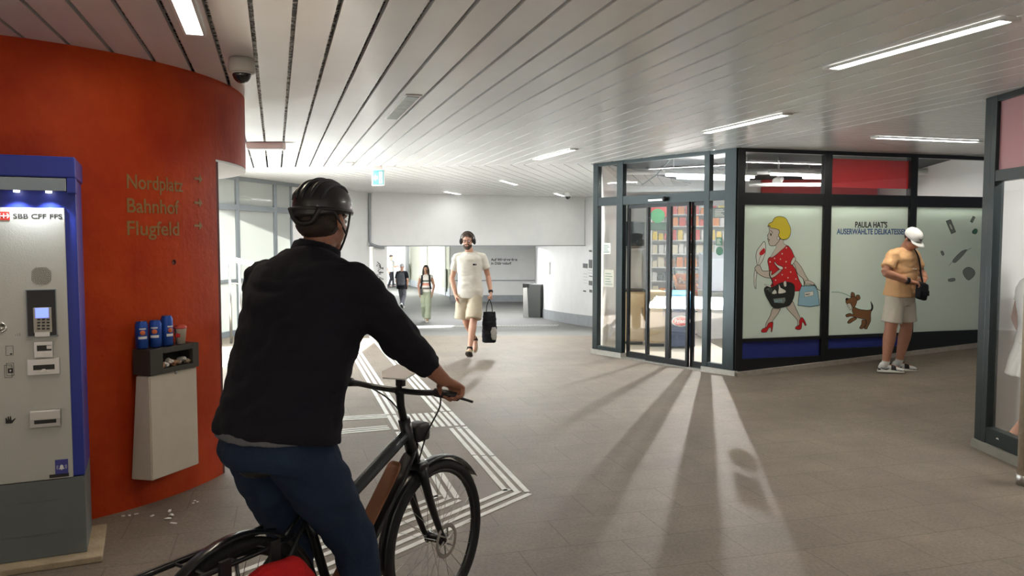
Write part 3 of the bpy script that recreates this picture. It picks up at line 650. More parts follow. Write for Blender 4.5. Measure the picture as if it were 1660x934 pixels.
# low orange crates stand
for i, (px, py, yy) in enumerate(((1118, 462, 14.45), (1122, 492, 13.95))):
    p = at_y(px, py, yy); t = thing('bread_crate', ['tilted orange crate on the bread rack, upper one', 'tilted orange crate on the bread rack, lower one'][i], 'crate', loc=(p.x, yy, p.z), group=None)
    t.rotation_euler = (R(28), 0, 0); g = BM(); box(g, -.28, .28, -.2, .2, 0, .02); box(g, -.28, .28, -.2, -.18, 0, .12); box(g, -.28, .28, .18, .2, 0, .12); box(g, -.28, -.26, -.2, .2, 0, .12); box(g, .26, .28, -.2, .2, 0, .12); obj('box', g, CM['orange'], t)
    g = BM()
    for k in range(10): ell(g, (-.2+.045*k, random.uniform(-.1, .1), .06), (.04, .09, .04), n=1)
    tag(obj('rolls', g, CM['brown'], t, True), kind='stuff')
t = thing('bread_rack', 'dark metal bread rack holding the orange crates', 'rack', loc=(at_y(1128, 500, 14.1).x, 14.1, .03))
g = BM()
for sx_ in (-.3, .3): tube(g, [(sx_, -.25, 0), (sx_, -.25, .75)], .015); tube(g, [(sx_, .45, 0), (sx_, .45, 1.15)], .015); tube(g, [(sx_, -.25, .12), (sx_, .45, .12)], .012); tube(g, [(sx_, -.25, .40), (sx_, .45, .75)], .012)
tube(g, [(-.3, -.25, .40), (.3, -.25, .40)], .012); tube(g, [(-.3, .45, .75), (.3, .45, .75)], .012); tube(g, [(-.3, .45, 1.12), (.3, .45, 1.12)], .012); obj('frame', g, M['frame'], t)
# notices on the panes
def notice(px0, py0, px1, py1, label, colr, lines=None, fr=F1):
    (a, z1), (b, z0) = fr.hit(px0, py0, .004), fr.hit(px1, py1, .004)
    t = thing('notice', label, 'notice', fr); obj('sheet', B(a, b, .003, .006, z0, z1), colr, t)
    g = BM(); n = 5
    for k in range(n): box(g, a+(b-a)*.15, b-(b-a)*(.15+.12*(k % 3)), .002, .003, z0+(z1-z0)*(.15+.15*k), z0+(z1-z0)*(.15+.15*k)+.008)
    obj('print_lines', g, lines or M['black'], t); return t
notice(979, 437, 995, 466, 'green and white poster on the narrow left pane', INK['white'], INK['green']); notice(977, 394, 990, 412, 'white notice with a green dot, above the poster', M['white_plastic'], INK['green'])
notice(1156, 337, 1178, 353, 'dark framed notice at the top of the right side pane', INK['grey'], INK['white']); notice(1161, 385, 1170, 398, 'green sticker on the right side pane', INK['green'], INK['white'])
g = BM(); q = F1.hit(1166, 407, 0); lathe(g, [(.001, 0), (.055, 0), (.055, .003), (.001, .003)], c=(q[0], .006, q[1]), axis=(0, -1, 0)); o = obj('round_sticker', g, INK['green'], frame=F1); tag(o, 'round green sticker below the square one on the right side pane', 'sticker')
# above: ducts, tubes and a spotlight
M['duct'] = mat('duct_white', (.72, .72, .70), .4)
for i, (z, y, px0, px1) in enumerate(((2.72, 12.2, 1010, 1330), (2.86, 13.6, 1010, 1600), (2.55, 12.4, 1215, 1335))):
    a, b = at_y(px0, 300, y).x, at_y(px1, 300, y).x; g = BM(); tube(g, [(a, y, z), (b, y, z)], .05 if i == 1 else .03, 14)
    tag(obj('ceiling_pipe', g, M['duct'], smooth=True), ['thin white pipe under the kiosk ceiling, near the doors', 'thick white duct under the kiosk ceiling', 'lowest white pipe behind the first kiosk bay'][i], 'pipe')
t = thing('slanted_brace', 'thin slanted grey brace behind the pane above the doors', 'brace'); g = BM(); tube(g, [at_y(1092, 252, 11.4), at_y(1064, 284, 11.4)], .008, 8); tube(g, [at_y(1040, 300, 11.4), at_y(1064, 284, 11.4)], .008, 8); obj('rod', g, M['frame_grey'], t)
def shop_tube(i, c, l, ang, label, pw=1):
    t = thing('tube_lamp', label, 'lamp', loc=c, rotz=ang, group=None)
    obj('housing', B(-l/2, l/2, -.04, .04, .02, .07, .005), M['duct'], t); g = BM(); tube(g, [(-l/2+.03, 0, 0), (l/2-.03, 0, 0)], .02, 12); obj('lit_tube', g, M['lit'], t)
    for s_ in (-.4, .4): obj('hanger', B(s_*l-.006, s_*l+.006, -.006, .006, .07, 3.099-c[2]), M['steel'], t)
    lamp('tube_light', 'AREA', (0, 0, -.03), SHOP_W*pw, (1, .98, .94), l, .06, parent=t, rot=(0, 0, 0))
for i, (x, y, z, l) in enumerate(((2.9, 11.6, 2.62, 1.5), (3.6, 14.2, 2.78, 1.5), (5.6, 13.6, 2.74, 1.5), (4.6, 12.2, 2.68, 1.5))):
    shop_tube(i, (x, y, z), l, math.atan2(F2.x.y, F2.x.x), ['white tube lamp inside just behind the doors', 'white tube lamp above the goods shelf', 'white tube lamp behind the far right bay', 'white tube lamp behind the middle bay'][i], [1, 1, 1.6, 3.5][i])
for i, (q0_, q1_) in enumerate((BAY0, BAY1, BAY2)):
    t = thing('tube_lamp', ['slim tube lamp hidden behind the top edge of the shopper print panel', 'slim tube lamp hidden behind the top edge of the lettering panel', 'slim tube lamp hidden behind the top edge of the grocery print panel'][i], 'lamp', frame=F2.m @ Matrix.Translation(((q0_+q1_)/2, .09, zc[1]-.045)))
    l_ = q1_-q0_-.06; g = BM(); tube(g, [(-l_/2, 0, 0), (l_/2, 0, 0)], .008, 8); obj('lit_tube', g, M['lit'], t); obj('housing', B(-l_/2-.03, l_/2+.03, -.028, .02, .010, .03), M['duct'], t)
    lamp('tube_light', 'AREA', (0, 0, -.012), 5, (1, 1, .95), l_, .02, parent=t, rot=(R(-12), 0, 0))
t = thing('spotlight', 'white ceiling spotlight behind the first kiosk bay', 'lamp', loc=(at_y(1262, 293, 12.6).x, 12.6, at_y(1262, 293, 12.6).z)); g = BM(); lathe(g, [(.001, -.1), (.05, -.1), (.075, .07), (.065, .07), (.001, .05)], axis=(-.6, -.7, -.4)); obj('head', g, M['duct'], t, True); obj('bracket', B(-.01, .01, -.01, .01, 0, 3.1-at_y(1262, 293, 12.6).z), M['duct'], t)
t = thing('spotlight', 'bright ceiling spotlight throwing light through the doors', 'lamp', loc=(3.27, 13.0, 2.78)); g = BM(); lathe(g, [(.03, -.1), (.05, -.1), (.07, .03), (.06, .03), (.045, -.02), (.03, -.02)], axis=(-.4, -.8, -.45)); obj('head', g, M['duct'], t, True); obj('bracket', B(-.01, .01, -.01, .01, .06, .32), M['duct'], t)
lamp('spot_light', 'SPOT', (-.04, -.08, -.04), SPOT_W, (1, .97, .9), .02, to=None, parent=t, rot=(V((-1.5, -4.0, -2.6))).to_track_quat('-Z', 'Y').to_euler(), spot_size=R(105), spot_blend=.5)
struct('wall_kiosk_band', B(5.2, 7.6, 16.5, 16.6, 2.1, 3.0), M['shop_red'])
# ============================================================ shop window at the right edge
w3 = lambda px, py: F3.hit(px, py)[0]
z0, z1 = F3.hit(1640, 291)[1], F3.hit(1640, 272)[1]
M['pink'] = film_mat('pink_panel', (.62, .36, .38), .3)
t, a, b = bay(F3, 14, 0, 1.6, [(.20, z0), (z1, ztop)], fw=.06, sides=(1, 1), base=.07, depth=(0, .08), label='shop window bay at the right edge with a pink top panel')
pane(t, a, b, .20, z0, y=.03); pane(t, a, b, z1, ztop, 'pink', name='pink_panel', y=.03)
t, a, b = bay(F3, 15, 1.6, 3.4, [(.20, z0), (z1, ztop)], fw=.06, sides=(1, 1), base=.07, depth=(0, .08), label='shop window bay nearer than the pink-topped one')
pane(t, a, b, .20, z0, y=.03); pane(t, a, b, z1, ztop, 'pink', name='pink_panel', y=.03)
struct('trim_10', box(BM(), -.09, .0, -.0, .1, .07, CEIL-.002, .004, m=F3.m), M['frame'])
struct('trim_11', box(BM(), -.1, 3.4, -.02, .12, 0, .07, m=F3.m), mat('grey_sill', (.25, .24, .21), .6, var=.2))
struct('wall_right', B(3.86, 7.6, 6.37, 6.47, 0, CEIL), mat('shop_side', (.6, .6, .58), .5))
struct('wall_right_inner', B(5.6, 5.7, 1.2, 6.37, 0, CEIL), M['white']); struct('trim_12', B(5.56, 5.6, 1.2, 6.37, .95, 1.2), M['plinth_grey']); struct('wall_right_near', B(3.8, 5.6, 1.2, 1.3, 0, CEIL), M['white'])
t = thing('tube_lamp', 'white tube lamp inside the shop at the right edge', 'lamp', loc=(4.7, 5.0, 2.72), rotz=PI/2)
obj('housing', B(-.6, .6, -.04, .04, .02, .07, .005), M['duct'], t); g = BM(); tube(g, [(-.58, 0, 0), (.58, 0, 0)], .02, 12); obj('lit_tube', g, M['lit'], t); lamp('tube_light', 'AREA', (0, 0, -.03), 45, (1, 1, .97), 1.2, .06, parent=t, rot=(0, 0, 0))
q = at_z(1656, 786, 0); t = thing('round_post', 'beige round post with a steel foot at the right edge', 'post', loc=(q.x+.03, q.y, 0))
g = BM(); lathe(g, [(.055, .07), (.055, CEIL-.002)]); obj('shaft', g, mat('beige_paint', (.50, .42, .32), .6, var=.25, vscale=20), t, True); g = BM(); lathe(g, [(.06, 0), (.06, .068), (.056, .07)]); obj('steel_foot', g, M['steel'], t, True)
# ============================================================ ceiling lamps and fittings
def ceiling_lamp(c, d, l, label, power, group=None, w_=.085, z=CEIL):
    a = math.atan2(d[1], d[0]); t = thing('ceiling_lamp', label, 'lamp', loc=(c[0], c[1], z-.002), rotz=a, group=group)
    g = BM(); h = l/2
    box(g, -h-.04, h+.04, -w_/2-.014, -w_/2, -.016, 0); box(g, -h-.04, h+.04, w_/2, w_/2+.014, -.016, 0); box(g, -h-.04, -h, -w_/2, w_/2, -.016, 0); box(g, h, h+.04, -w_/2, w_/2, -.016, 0)
    obj('trim_frame', g, M['duct'], t); obj('diffuser', B(-h, h, -w_/2, w_/2, -.013, -.001), M['lit'], t)
    lamp('tube_light', 'AREA', (0, 0, -.02), power, (1, .82, .6) if c[0] < -1.5 and c[1] < 9 else (1, .93, .82) if c[1] < 9 else (1, 1, 1), l, w_, parent=t, rot=(0, 0, 0)); return t
DA = (-.2993, 1); DB = (.247, 1); DC = (3.75, 1.08)
for c, d, l, lb, p in (((2.303, 4.65), (-.369, 1), 1.2, 'long lit ceiling lamp nearest to the camera on the right', 1), ((2.225, 7.70), (-.35, 1), 1.24, 'lit ceiling lamp in front of the kiosk corner', 1), ((.547, 10.4), (-.343, 1), 1.24, 'lit ceiling lamp just before the sliding doors', 1), ((-1.55, 3.79), DA, 1.17, 'lit ceiling lamp above the cyclist beside the red wall', .55), ((4.626, 8.87), DC, 1.35, 'lit ceiling lamp above the man with the cap', 1)):
    ceiling_lamp(c, d, l, lb, TUBE_W*p)
for c, lb in (((-1.40, 18.75), 'lit ceiling lamp above the lintel left half'), ((-.05, 15.4), 'lit ceiling lamp over the ramp'), ((1.16, 19.4), 'lit ceiling lamp beside the white dome camera'), ((-2.43, 11.75), 'lit ceiling lamp left of the green exit sign')):
    ceiling_lamp(c, DB if c[1] > 12 else DA, 1.1 if c[1] > 12 else .6, lb, BACK_W*(.8 if c[1] < 12 else 3.6 if c[1] < 17 else .07))
for c, lb in (((.6, -.6), 'middle'), ((3.2, -.6), 'right'), ((-1.8, -.6), 'left')): ceiling_lamp(c, DA, 1.2, lb+' ceiling lamp of the row behind the camera', TUBE_W*.4)
t = thing('unlit_lamp', 'narrow unlit grey ceiling lamp between two slats', 'lamp', loc=(-.94, 6.80, CEIL-.002), rotz=math.atan2(1, -.2993))
g = BM(); box(g, -.63, .63, -.065, .065, -.008, 0); obj('trim_frame', g, M['duct'], t); g = BM()
for k in range(6): box(g, -.6+k*.2+.005, -.4+k*.2-.005, -.048, .048, -.012, -.007)
obj('grey_diffuser', g, mat('grey_prism', (.26, .29, .28), .25, bump=.3, bscale=90), t)
t = thing('ceiling_box', 'small pale pink box lamp under the ceiling beside the red wall', 'lamp', loc=(-2.84, 9.2, CEIL-.002), rotz=0)
obj('housing', B(-.21, .21, -.07, .07, -.07, 0, .008), mat('pale_pink', (.55, .40, .36), .5), t); obj('cover', B(-.20, .20, -.06, .06, -.082, -.07, .004), M['white_plastic'], t)
def dome(name, c, r, label, body):
    t = thing(name, label, 'camera', loc=c); g = BM(); lathe(g, [(r*.9, 0), (r*1.0, -.02), (r*1.0, -r*1.05), (r*.93, -r*1.12)], 32); obj('housing', g, body, t, True)
    g = BM(); lathe(g, [(r*.72, -r*1.12)]+[(r*.72*math.cos(a), -r*1.12-r*.8*math.sin(a)) for a in [R(15*k) for k in range(1, 6)]]+[(.002, -r*1.92)], 28); obj('lens_dome', g, mat('smoked_dome', (.02, .02, .02), .08, spec=.8), t, True)
    g = BM(); lathe(g, [(r*.74, -r*1.10), (r*.74, -r*1.18), (r*.70, -r*1.18)], 28); obj('ring', g, M['white_plastic'], t, True); return t
dome('dome_camera', (-1.68, 4.98, CEIL-.002), .080, 'white dome camera under the ceiling at the edge of the red wall', mat('cream_housing', (.50, .49, .44), .5))
dome('dome_camera', (1.31, 18.6, CEIL-.002), .085, 'small white dome camera far back beside a lit ceiling lamp', M['white_plastic'])
# exit sign
M['exit'] = mat('exit_green', (.0, .15, .17), .4, emis=(0, .32, .34), estr=.12)
p = at_y(613, 287, 12.1); t = thing('exit_sign', 'hanging teal emergency exit sign with white arrow and door', 'sign', loc=(p.x, 12.1, p.z), rotz=R(-10))
g = BM(); box(g, -.095, .095, -.012, .03, -.13, .11, .004); obj('sign_box', g, M['white_plastic'], t); obj('sign_face', B(-.078, .09, -.016, -.012, -.118, .10), M['exit'], t)
g = BM(); prism(g, [(-.07, -.01), (-.035, .035), (-.035, .01), (.0, .01), (.0, -.03), (-.035, -.03), (-.035, -.055)], -.019, -.016); box(g, .02, .075, -.019, -.016, -.10, -.088); box(g, .02, .03, -.019, -.016, -.09, .08); box(g, .065, .075, -.019, -.016, -.09, .08); box(g, .02, .075, -.019, -.016, .07, .08); ell(g, (.047, -.017, .045), (.011, .002, .013), n=1); tube(g, [(.047, -.0175, .03), (.043, -.0175, -.02), (.055, -.0175, -.05), (.05, -.0175, -.085)], .007, 6); tube(g, [(.032, -.0175, -.01), (.046, -.0175, .02), (.062, -.0175, 0)], .005, 6)
obj('pictogram', g, mat('sign_white', (.85, .85, .85), .5), t); g = BM(); box(g, -.06, .06, 0, .02, .11, CEIL-p.z-.002); obj('bracket', g, mat('rose_bracket', (.55, .42, .38), .5), t)
# conduit down the white wall
q = [FL.hit(597, y)+(0,) for y in (314, 330, 350, 370, 385)]; g = BM()
P_ = [FL.o+FL.x*a+FL.y*-.04+V((0, 0, z)) for a, z, _ in q]; e1 = FB.o+FB.x*.05-FB.y*.05; P_ += [V((e1.x, e1.y-.1, zl+.05)), FB.o+FB.x*.25-FB.y*.06+V((0, 0, zl-.03)), FB.o+FB.x*.36-FB.y*.06+V((0, 0, zl-.04))]
tube(g, P_, .032, 12, k=3); o = obj('conduit', g, M['plinth_grey'], smooth=True); tag(o, 'grey conduit running down the white wall and bending under the lintel', 'pipe')
# scribbles on the pillar
t = thing('pen_scribble', 'black pen scribbles on the pale pillar under the lintel', 'graffiti', FB); g = BM(); random.seed(3)
for k in range(9):
    a, z = FB.hit(random.uniform(612, 617), 428+k*4, .02); p0 = V((a, .014, z))
    tube(g, [p0+V((random.uniform(-.06, .08), 0, random.uniform(-.05, .05))) for _ in range(6)], .005, 5, k=3)
obj('ink', g, M['black'], t)
# slanted handrail by the left windows; its sun glare is painted as glow
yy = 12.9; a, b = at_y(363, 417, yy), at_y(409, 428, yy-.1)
t = thing('glare_handrail', 'short slanted handrail on steel posts by the left window wall, sun glare painted as glow', 'lamp'); g = BM(); tube(g, [a, b], .038, 14, round_caps=True); obj('rail_sun_glare', g, M['lit'], t, True)
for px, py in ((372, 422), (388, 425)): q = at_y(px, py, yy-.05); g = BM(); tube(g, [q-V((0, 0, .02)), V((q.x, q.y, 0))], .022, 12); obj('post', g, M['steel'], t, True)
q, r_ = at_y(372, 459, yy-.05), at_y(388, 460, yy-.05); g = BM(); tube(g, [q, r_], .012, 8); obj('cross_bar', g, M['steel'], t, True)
# ============================================================ floor markings
GD = V((-.2857, 1)).normalized(); GN = V((GD.y, -GD.x))   # along the path, to its right
G0 = V((.12, 5.19))                                       # outer right corner
def gp(s, r): return G0+GD*s-GN*r                         # s along, r to the left
def bar(g, a, b, c, d, h=.004):
    lo = [g.verts.new((p.x, p.y, .0005)) for p in (a, b, c, d)]; hi = [g.verts.new((p.x, p.y, h)) for p in (a, b, c, d)]
    g.faces.new(hi); g.faces.new(lo[::-1])
    for i in range(4): g.faces.new((lo[i], lo[(i+1) % 4], hi[(i+1) % 4], hi[i]))
def guide(name, label, rows, s0, s1, seg=.93, w_=.038):
    g = BM()
    for r in rows:
        s = s0(r) if callable(s0) else s0
        while s < s1-.05: e_ = min(s+seg, s1); bar(g, gp(s, r), gp(e_-.02, r), gp(e_-.02, r+w_), gp(s, r+w_)); s += seg
    o = obj(name, g, M['line']); return tag(o, label, 'floor marking')
RR = (0, .066, .132); RL = (.475, .541, .607)
guide('guide_stripes', 'right-hand triple line of the white tactile guide path', RR, lambda r: r*.45, 1.95)
guide('guide_stripes', 'right-hand triple line of the guide path beyond the crossing', RR, 2.62, 9.0)
guide('guide_stripes', 'left-hand triple line of the guide path before the crossing', RL, lambda r: (r-.475)*.45, 1.95)
guide('guide_stripes', 'left-hand triple line of the guide path beyond the crossing', RL, 2.62, 9.0)
g = BM()
for k in range(11): bar(g, gp(1.98, k*.0607), gp(2.58, k*.0607), gp(2.58, k*.0607+.036), gp(1.98, k*.0607+.036))
tag(obj('crossing_field', g, M['line']), 'square field of short white bars where the guide paths meet', 'floor marking')
def turned(label, r0, count=3, L=3.2, off=0):
    g = BM(); d = V((-.60, -.80)).normalized()
    for k in range(count):
        st = gp(-.015+(r0+k*.066)*.45*0, r0+k*.066); st2 = gp(.005, r0+k*.066+.045)
        n = V((-d.y, d.x)); st = gp(-.055, r0)+GD*(k*.066*1.0)+(-GN)*(k*.066*.8)
        s = 0
        while s < L: a = st+d*s; b = st+d*(s+.90); nn = V((d.y, -d.x))*.038; bar(g, a, b, b+nn, a+nn); s += .92
    return tag(obj('guide_stripes', g, M['line']), label, 'floor marking')
turned('outer triple line turning left under the bicycle', 0); turned('inner triple line turning left under the bicycle', .475)
def cross_lines(label, pa, pb):
    a, b = at_z(*pa).xy, at_z(*pb).xy; d = (b-a).normalized(); n = V((-d.y, d.x)); g = BM()
    for k in range(3): s = b-d*2.6+n*k*.066; e_ = b+n*k*.066; bar(g, s, e_, e_+n*.038, s+n*.038)
    return tag(obj('guide_stripes', g, M['line']), label, 'floor marking')
cross_lines('farther triple line branching off to the left behind the cyclist', (527, 684), (628, 678)); cross_lines('nearer triple line branching off to the left behind the cyclist', (531, 706), (634, 697))
a, b = on_floor(678, 531), on_floor(904, 529); g = BM(); n = 46
for i in range(n):
    p = a+(b-a)*(i/n); q = a+(b-a)*((i+.55)/n); sh = V((.10, .55, 0)); c = [p, q, q+sh, p+sh]
    lo = [g.verts.new((v_.x, v_.y, fz(v_.x, v_.y)+.001)) for v_ in c]; hi = [g.verts.new((v_.x, v_.y, fz(v_.x, v_.y)+.012)) for v_ in c]; g.faces.new(hi); g.faces.new(lo[::-1])
    for k in range(4): g.faces.new((lo[k], lo[(k+1) % 4], hi[(k+1) % 4], hi[k]))
tag(obj('tactile_strip', g, M['line']), 'white slanted-bar warning strip across the dark ramp', 'floor marking')
# ============================================================ ticket machine
FM = Frame((-2.253, 4.098), (.908, .419)); W0 = -1.15
def ph(px, py, y=0): return FM.hit(px, py, y)
M['mblue'] = mat('machine_blue', (.018, .035, .30), .4); M['silver'] = mat('machine_silver', (.50, .51, .47), .42, metal=.2, bump=.15, bscale=220); M['mgrey'] = mat('machine_grey', (.13, .15, .15), .5, var=.1)
M['ink'] = mat('label_black', (.02, .02, .02), .5); M['ledscreen'] = mat('lcd_blue', (.1, .15, .8), .3, emis=(.16, .22, 1), estr=1.6)
t = thing('ticket_machine', 'blue and silver railway ticket machine against the red wall', 'ticket machine', FM)
xr = 0.0; ztp = ph(122, 255, -.07)[1]; xs_ = ph(110, 500)[0]; zs0 = ph(122, 772)[1]; zs1 = ph(60, 337)[1]
g = BM(); box(g, W0, xr, .004, .40, zs0, ztp-.03, .006); obj('housing', g, M['mblue'], t)
g = BM(); box(g, W0+.04, xs_, -.012, .004, zs0, zs1, .003); o_front = obj('front_panel', g, M['silver'], t)
g = BM(); box(g, W0, xr, -.010, .40, .035, zs0-.004, .004); box(g, W0+.05, -.1, -.0115, -.01, .335, .338); box(g, W0+.05, -.1, -.0115, -.01, .16, .163); obj('lower_panel', g, M['mgrey'], t)
zc0, zc1 = ph(60, 309, -.08)[1], ph(60, 287, -.08)[1]
g = BM(); box(g, W0-.01, .008, -.085, .41, zc1, ztp, .008); box(g, ph(108, 300, -.08)[0], .008, -.085, .0, zc0-.01, zc1, .004); o_can = obj('canopy', g, M['mblue'], t)
xm = ph(107, 300, -.08)[0]; g = BM(); box(g, W0, xm, -.080, .0, zc0, zc1-.002, .002); obj('mirror_strip', g, mat('mirror_strip', (.55, .55, .5), .08, metal=1), o_can)
for k, px in enumerate((27, 79)):
    q = ph(px, 315, -.04); g = BM(); lathe(g, [(.014, -.008), (.014, 0), (.004, 0)], c=(q[0], -.04, zc0), n=16); obj('downlight', g, M['lit'], o_can); lamp('downlight_beam', 'SPOT', (q[0], -.05, zc0-.012), 5, (.9, .95, 1), .01, parent=t, rot=(R(0), 0, 0), spot_size=R(110), spot_blend=.6)
def lab(name, a, b, m, y0=-.0145, y1=-.012, parent=None, bev=0):
    (x0, z1), (x1, z0) = ph(*a, -.012), ph(*b, -.012); return obj(name, B(x0, x1, y0, y1, z0, z1, bev), m, parent or t)
q0, q1 = ph(21, 354, -.012), ph(101, 353, -.012); me = text('SBB CFF FFS', .034, M['ink'], t, 'operator_lettering', x=q0[0], z=q0[1], y=-.0125, bold=.0006)
dx = (q1[0]-q0[0])/max(v_.co.x-q0[0] for v_ in me.data.vertices)
for v_ in me.data.vertices: v_.co.x = q0[0]+(v_.co.x-q0[0])*dx
o = lab('operator_badge', (-4, 343), (16, 357), mat('badge_red', (.55, .03, .02), .4)); (bx0, bz1), (bx1, bz0) = ph(-4, 343, -.012), ph(16, 357, -.012); bc = ((bx0+bx1)/2, (bz0+bz1)/2)
g = BM(); bw = .004
box(g, bc[0]-.002, bc[0]+.002, -.0165, -.0145, bc[1]-.012, bc[1]+.012); box(g, bc[0]-.019, bc[0]+.019, -.0165, -.0145, bc[1]-.002, bc[1]+.002)
for s in (-1, 1): prism(g, [(bc[0]+s*.012, bc[1]+.012), (bc[0]+s*.017, bc[1]+.012), (bc[0]+s*.025, bc[1]), (bc[0]+s*.017, bc[1]-.012), (bc[0]+s*.012, bc[1]-.012), (bc[0]+s*.019, bc[1])], -.0165, -.0145)
obj('badge_arrows', g, M['white_plastic'], o)
cxm, czm = ph(67, 447, -.012); g = BM(); random.seed(5)
for i in range(-9, 10):
    for j in range(-9, 10):
        if i*i+j*j < 82 and (i+j) % 2 == 0:
            if random.random() < .5: box(g, cxm+i*.0052-.004, cxm+i*.0052+.004, -.0132, -.012, czm+j*.0052-.0008, czm+j*.0052+.0008)
            else: box(g, cxm+i*.0052-.0008, cxm+i*.0052+.0008, -.0132, -.012, czm+j*.0052-.004, czm+j*.0052+.004)
obj('speaker_grille', g, M['ink'], t)
# recess for the card terminal
(x0, z1), (x1, z0) = ph(43, 471, -.012), ph(92, 543, -.012); g = BM()
box(g, x0-.004, x0, -.020, -.012, z0-.004, z1+.004); box(g, x1, x1+.004, -.020, -.012, z0-.004, z1+.004); box(g, x0, x1, -.020, -.012, z1, z1+.004); box(g, x0-.004, x1+.008, -.028, -.012, z0-.006, z0)
box(g, x0, x1, -.0135, -.012, z0, z1, mi=1); o = obj('terminal_recess', g, [M['frame_grey'], mat('recess_black', (.008, .008, .01), .3)], t)
(x0, z1), (x1, z0) = ph(54, 499, -.012), ph(85, 538, -.012); oo = obj('card_terminal', B(x0, x1, -.030, -.0135, z0, z1, .003), mat('terminal_beige', (.42, .40, .34), .4), t)
(x0, z1), (x1, z0) = ph(57, 500, -.03), ph(79, 515, -.03); obj('display', B(x0, x1, -.032, -.030, z0, z1), M['ledscreen'], oo)
g = BM()
for i in range(3):
    for j in range(4): a_, b_ = ph(63+i*7.5, 518+j*5, -.03); box(g, a_-.007, a_+.007, -.033, -.030, b_-.004, b_+.004, .001)
obj('keypad', g, M['ink'], oo)
lab('receipt_lip', (57, 538), (82, 545), M['steel'], -.034, bev=.002)
o = lab('card_slot_plate', (55, 554), (87, 579), M['steel'], -.022, bev=.003); lab('slot', (60, 560), (84, 568), M['ink'], -.0235, -.022, o); lab('lip', (76, 560), (84, 565), M['white_plastic'], -.026, -.0235, o); lab('lip', (62, 572), (76, 575), M['white_plastic'], -.024, -.022, o)
o = lab('note_slot_plate', (44, 583), (98, 606), M['steel'], -.022, bev=.003); lab('slot', (54, 592), (89, 598), M['ink'], -.0235, -.022, o)
a_, b_ = ph(71, 602, -.022); g = BM(); prism(g, [(a_-.02, b_-.005), (a_+.02, b_-.005), (a_+.006, b_+.012), (a_-.006, b_+.012)], -.028, -.022); obj('note_guide', g, M['white_plastic'], o)
o = lab('coin_tray', (48, 666), (100, 690), M['steel'], -.030, bev=.004); lab('tray_flap', (49, 667), (99, 677), mat('light_flap', (.62, .62, .60), .3, metal=.6), -.038, -.030, o, bev=.003); lab('slot', (56, 681), (92, 684), M['ink'], -.0315, -.030, o)
a_, b_ = ph(2, 531, -.012); g = BM(); lathe(g, [(.026, 0), (.026, .004), (.020, .006), (.014, -.004), (.002, -.004)], c=(a_, -.012, b_), axis=(0, -1, 0)); obj('coin_button', g, M['chrome'], t, True)
a_, b_ = ph(0, 497, -.012); g = BM(); lathe(g, [(.011, 0), (.011, .003), (.002, .003)], c=(a_-.01, -.012, b_), axis=(0, -1, 0)); obj('lock', g, M['steel'], t, True)
g = BM()
for k in range(3): tube(g, [V((ph(24+k*2.4, 543, -.012)[0]+.001, -.0125, ph(24, 543, -.012)[1]))+V((math.cos(a)*.003*(k+1), 0, math.sin(a)*.004*(k+1))) for a in [R(-50+20*j) for j in range(6)]], .0008, 5)
obj('contactless_symbol', g, M['ink'], t)
def outline(g, a, b, th=.0012, y0=-.0135): 
    (x0, z1), (x1, z0) = ph(*a, -.012), ph(*b, -.012)
    for q in ((x0, x0+th, z0, z1), (x1-th, x1, z0, z1), (x0, x1, z0, z0+th), (x0, x1, z1-th, z1)): box(g, q[0], q[1], y0, -.012, q[2], q[3])
g = BM(); outline(g, (9, 561), (22, 576)); a_, b_ = ph(18, 574, -.012); ell(g, (a_, -.0125, b_), (.006, .001, .004), n=1); obj('ticket_symbol', g, M['ink'], t)
g = BM(); outline(g, (10, 589), (23, 609), .0016); outline(g, (7, 592), (20, 612), .0016); a_, b_ = ph(17, 601, -.012); box(g, a_-.011, a_+.011, -.0135, -.012, b_-.012, b_+.012); obj('banknote_symbol', g, M['ink'], t); g = BM(); ell(g, (a_, -.0138, b_), (.005, .001, .006), n=1); obj('banknote_head', g, M['steel'], t)
a_, b_ = ph(16, 682, -.012); g = BM(); prism(g, [(a_-.018, b_-.014), (a_+.010, b_-.014), (a_+.026, b_+.008), (a_+.022, b_+.010), (a_+.008, b_), (a_+.006, b_+.022), (a_+.001, b_+.022), (a_-.001, b_+.003), (a_-.004, b_+.022), (a_-.009, b_+.021), (a_-.009, b_+.003), (a_-.014, b_+.016), (a_-.018, b_+.014), (a_-.018, b_)], -.0135, -.012); obj('hand_symbol', g, M['ink'], t)
o = lab('bell_sticker', (89, 746), (111, 768), mat('sticker_blue', (.05, .06, .30), .4), -.0135); (x0, z1), (x1, z0) = ph(89, 746, -.012), ph(111, 768, -.012); xc, zc_ = (x0+x1)/2, (z0+z1)/2; s = .011
g = BM(); prism(g, [(xc-s*1.2, zc_-s), (xc+s*1.2, zc_-s), (xc+s*.8, zc_-s*.4), (xc+s*.7, zc_+s*.5), (xc+s*.2, zc_+s*1.1), (xc-s*.2, zc_+s*1.1), (xc-s*.7, zc_+s*.5), (xc-s*.8, zc_-s*.4)], -.0145, -.0135); ell(g, (xc, -.014, zc_-s*1.25), (.003, .0006, .003), n=1)
for sg in (-1, 1):
    for rr_ in (.018, .023): tube(g, [(xc+sg*rr_*math.cos(R(a)), -.014, zc_+rr_*math.sin(R(a))) for a in (-30, -10, 10, 30)], .0008, 4)
obj('bell_symbol', g, M['white_plastic'], o); lab('small_print', (80, 770), (112, 772), M['ink'], -.0135)
t = thing('concrete_plinth', 'low pale concrete plinth beneath the ticket machine', 'plinth', FM)
obj('slab', B(W0, .075, -.10, .42, .001, .034, .006), mat('pale_concrete', (.42, .34, .23), .8, var=.3, vscale=9, bump=.4), t)
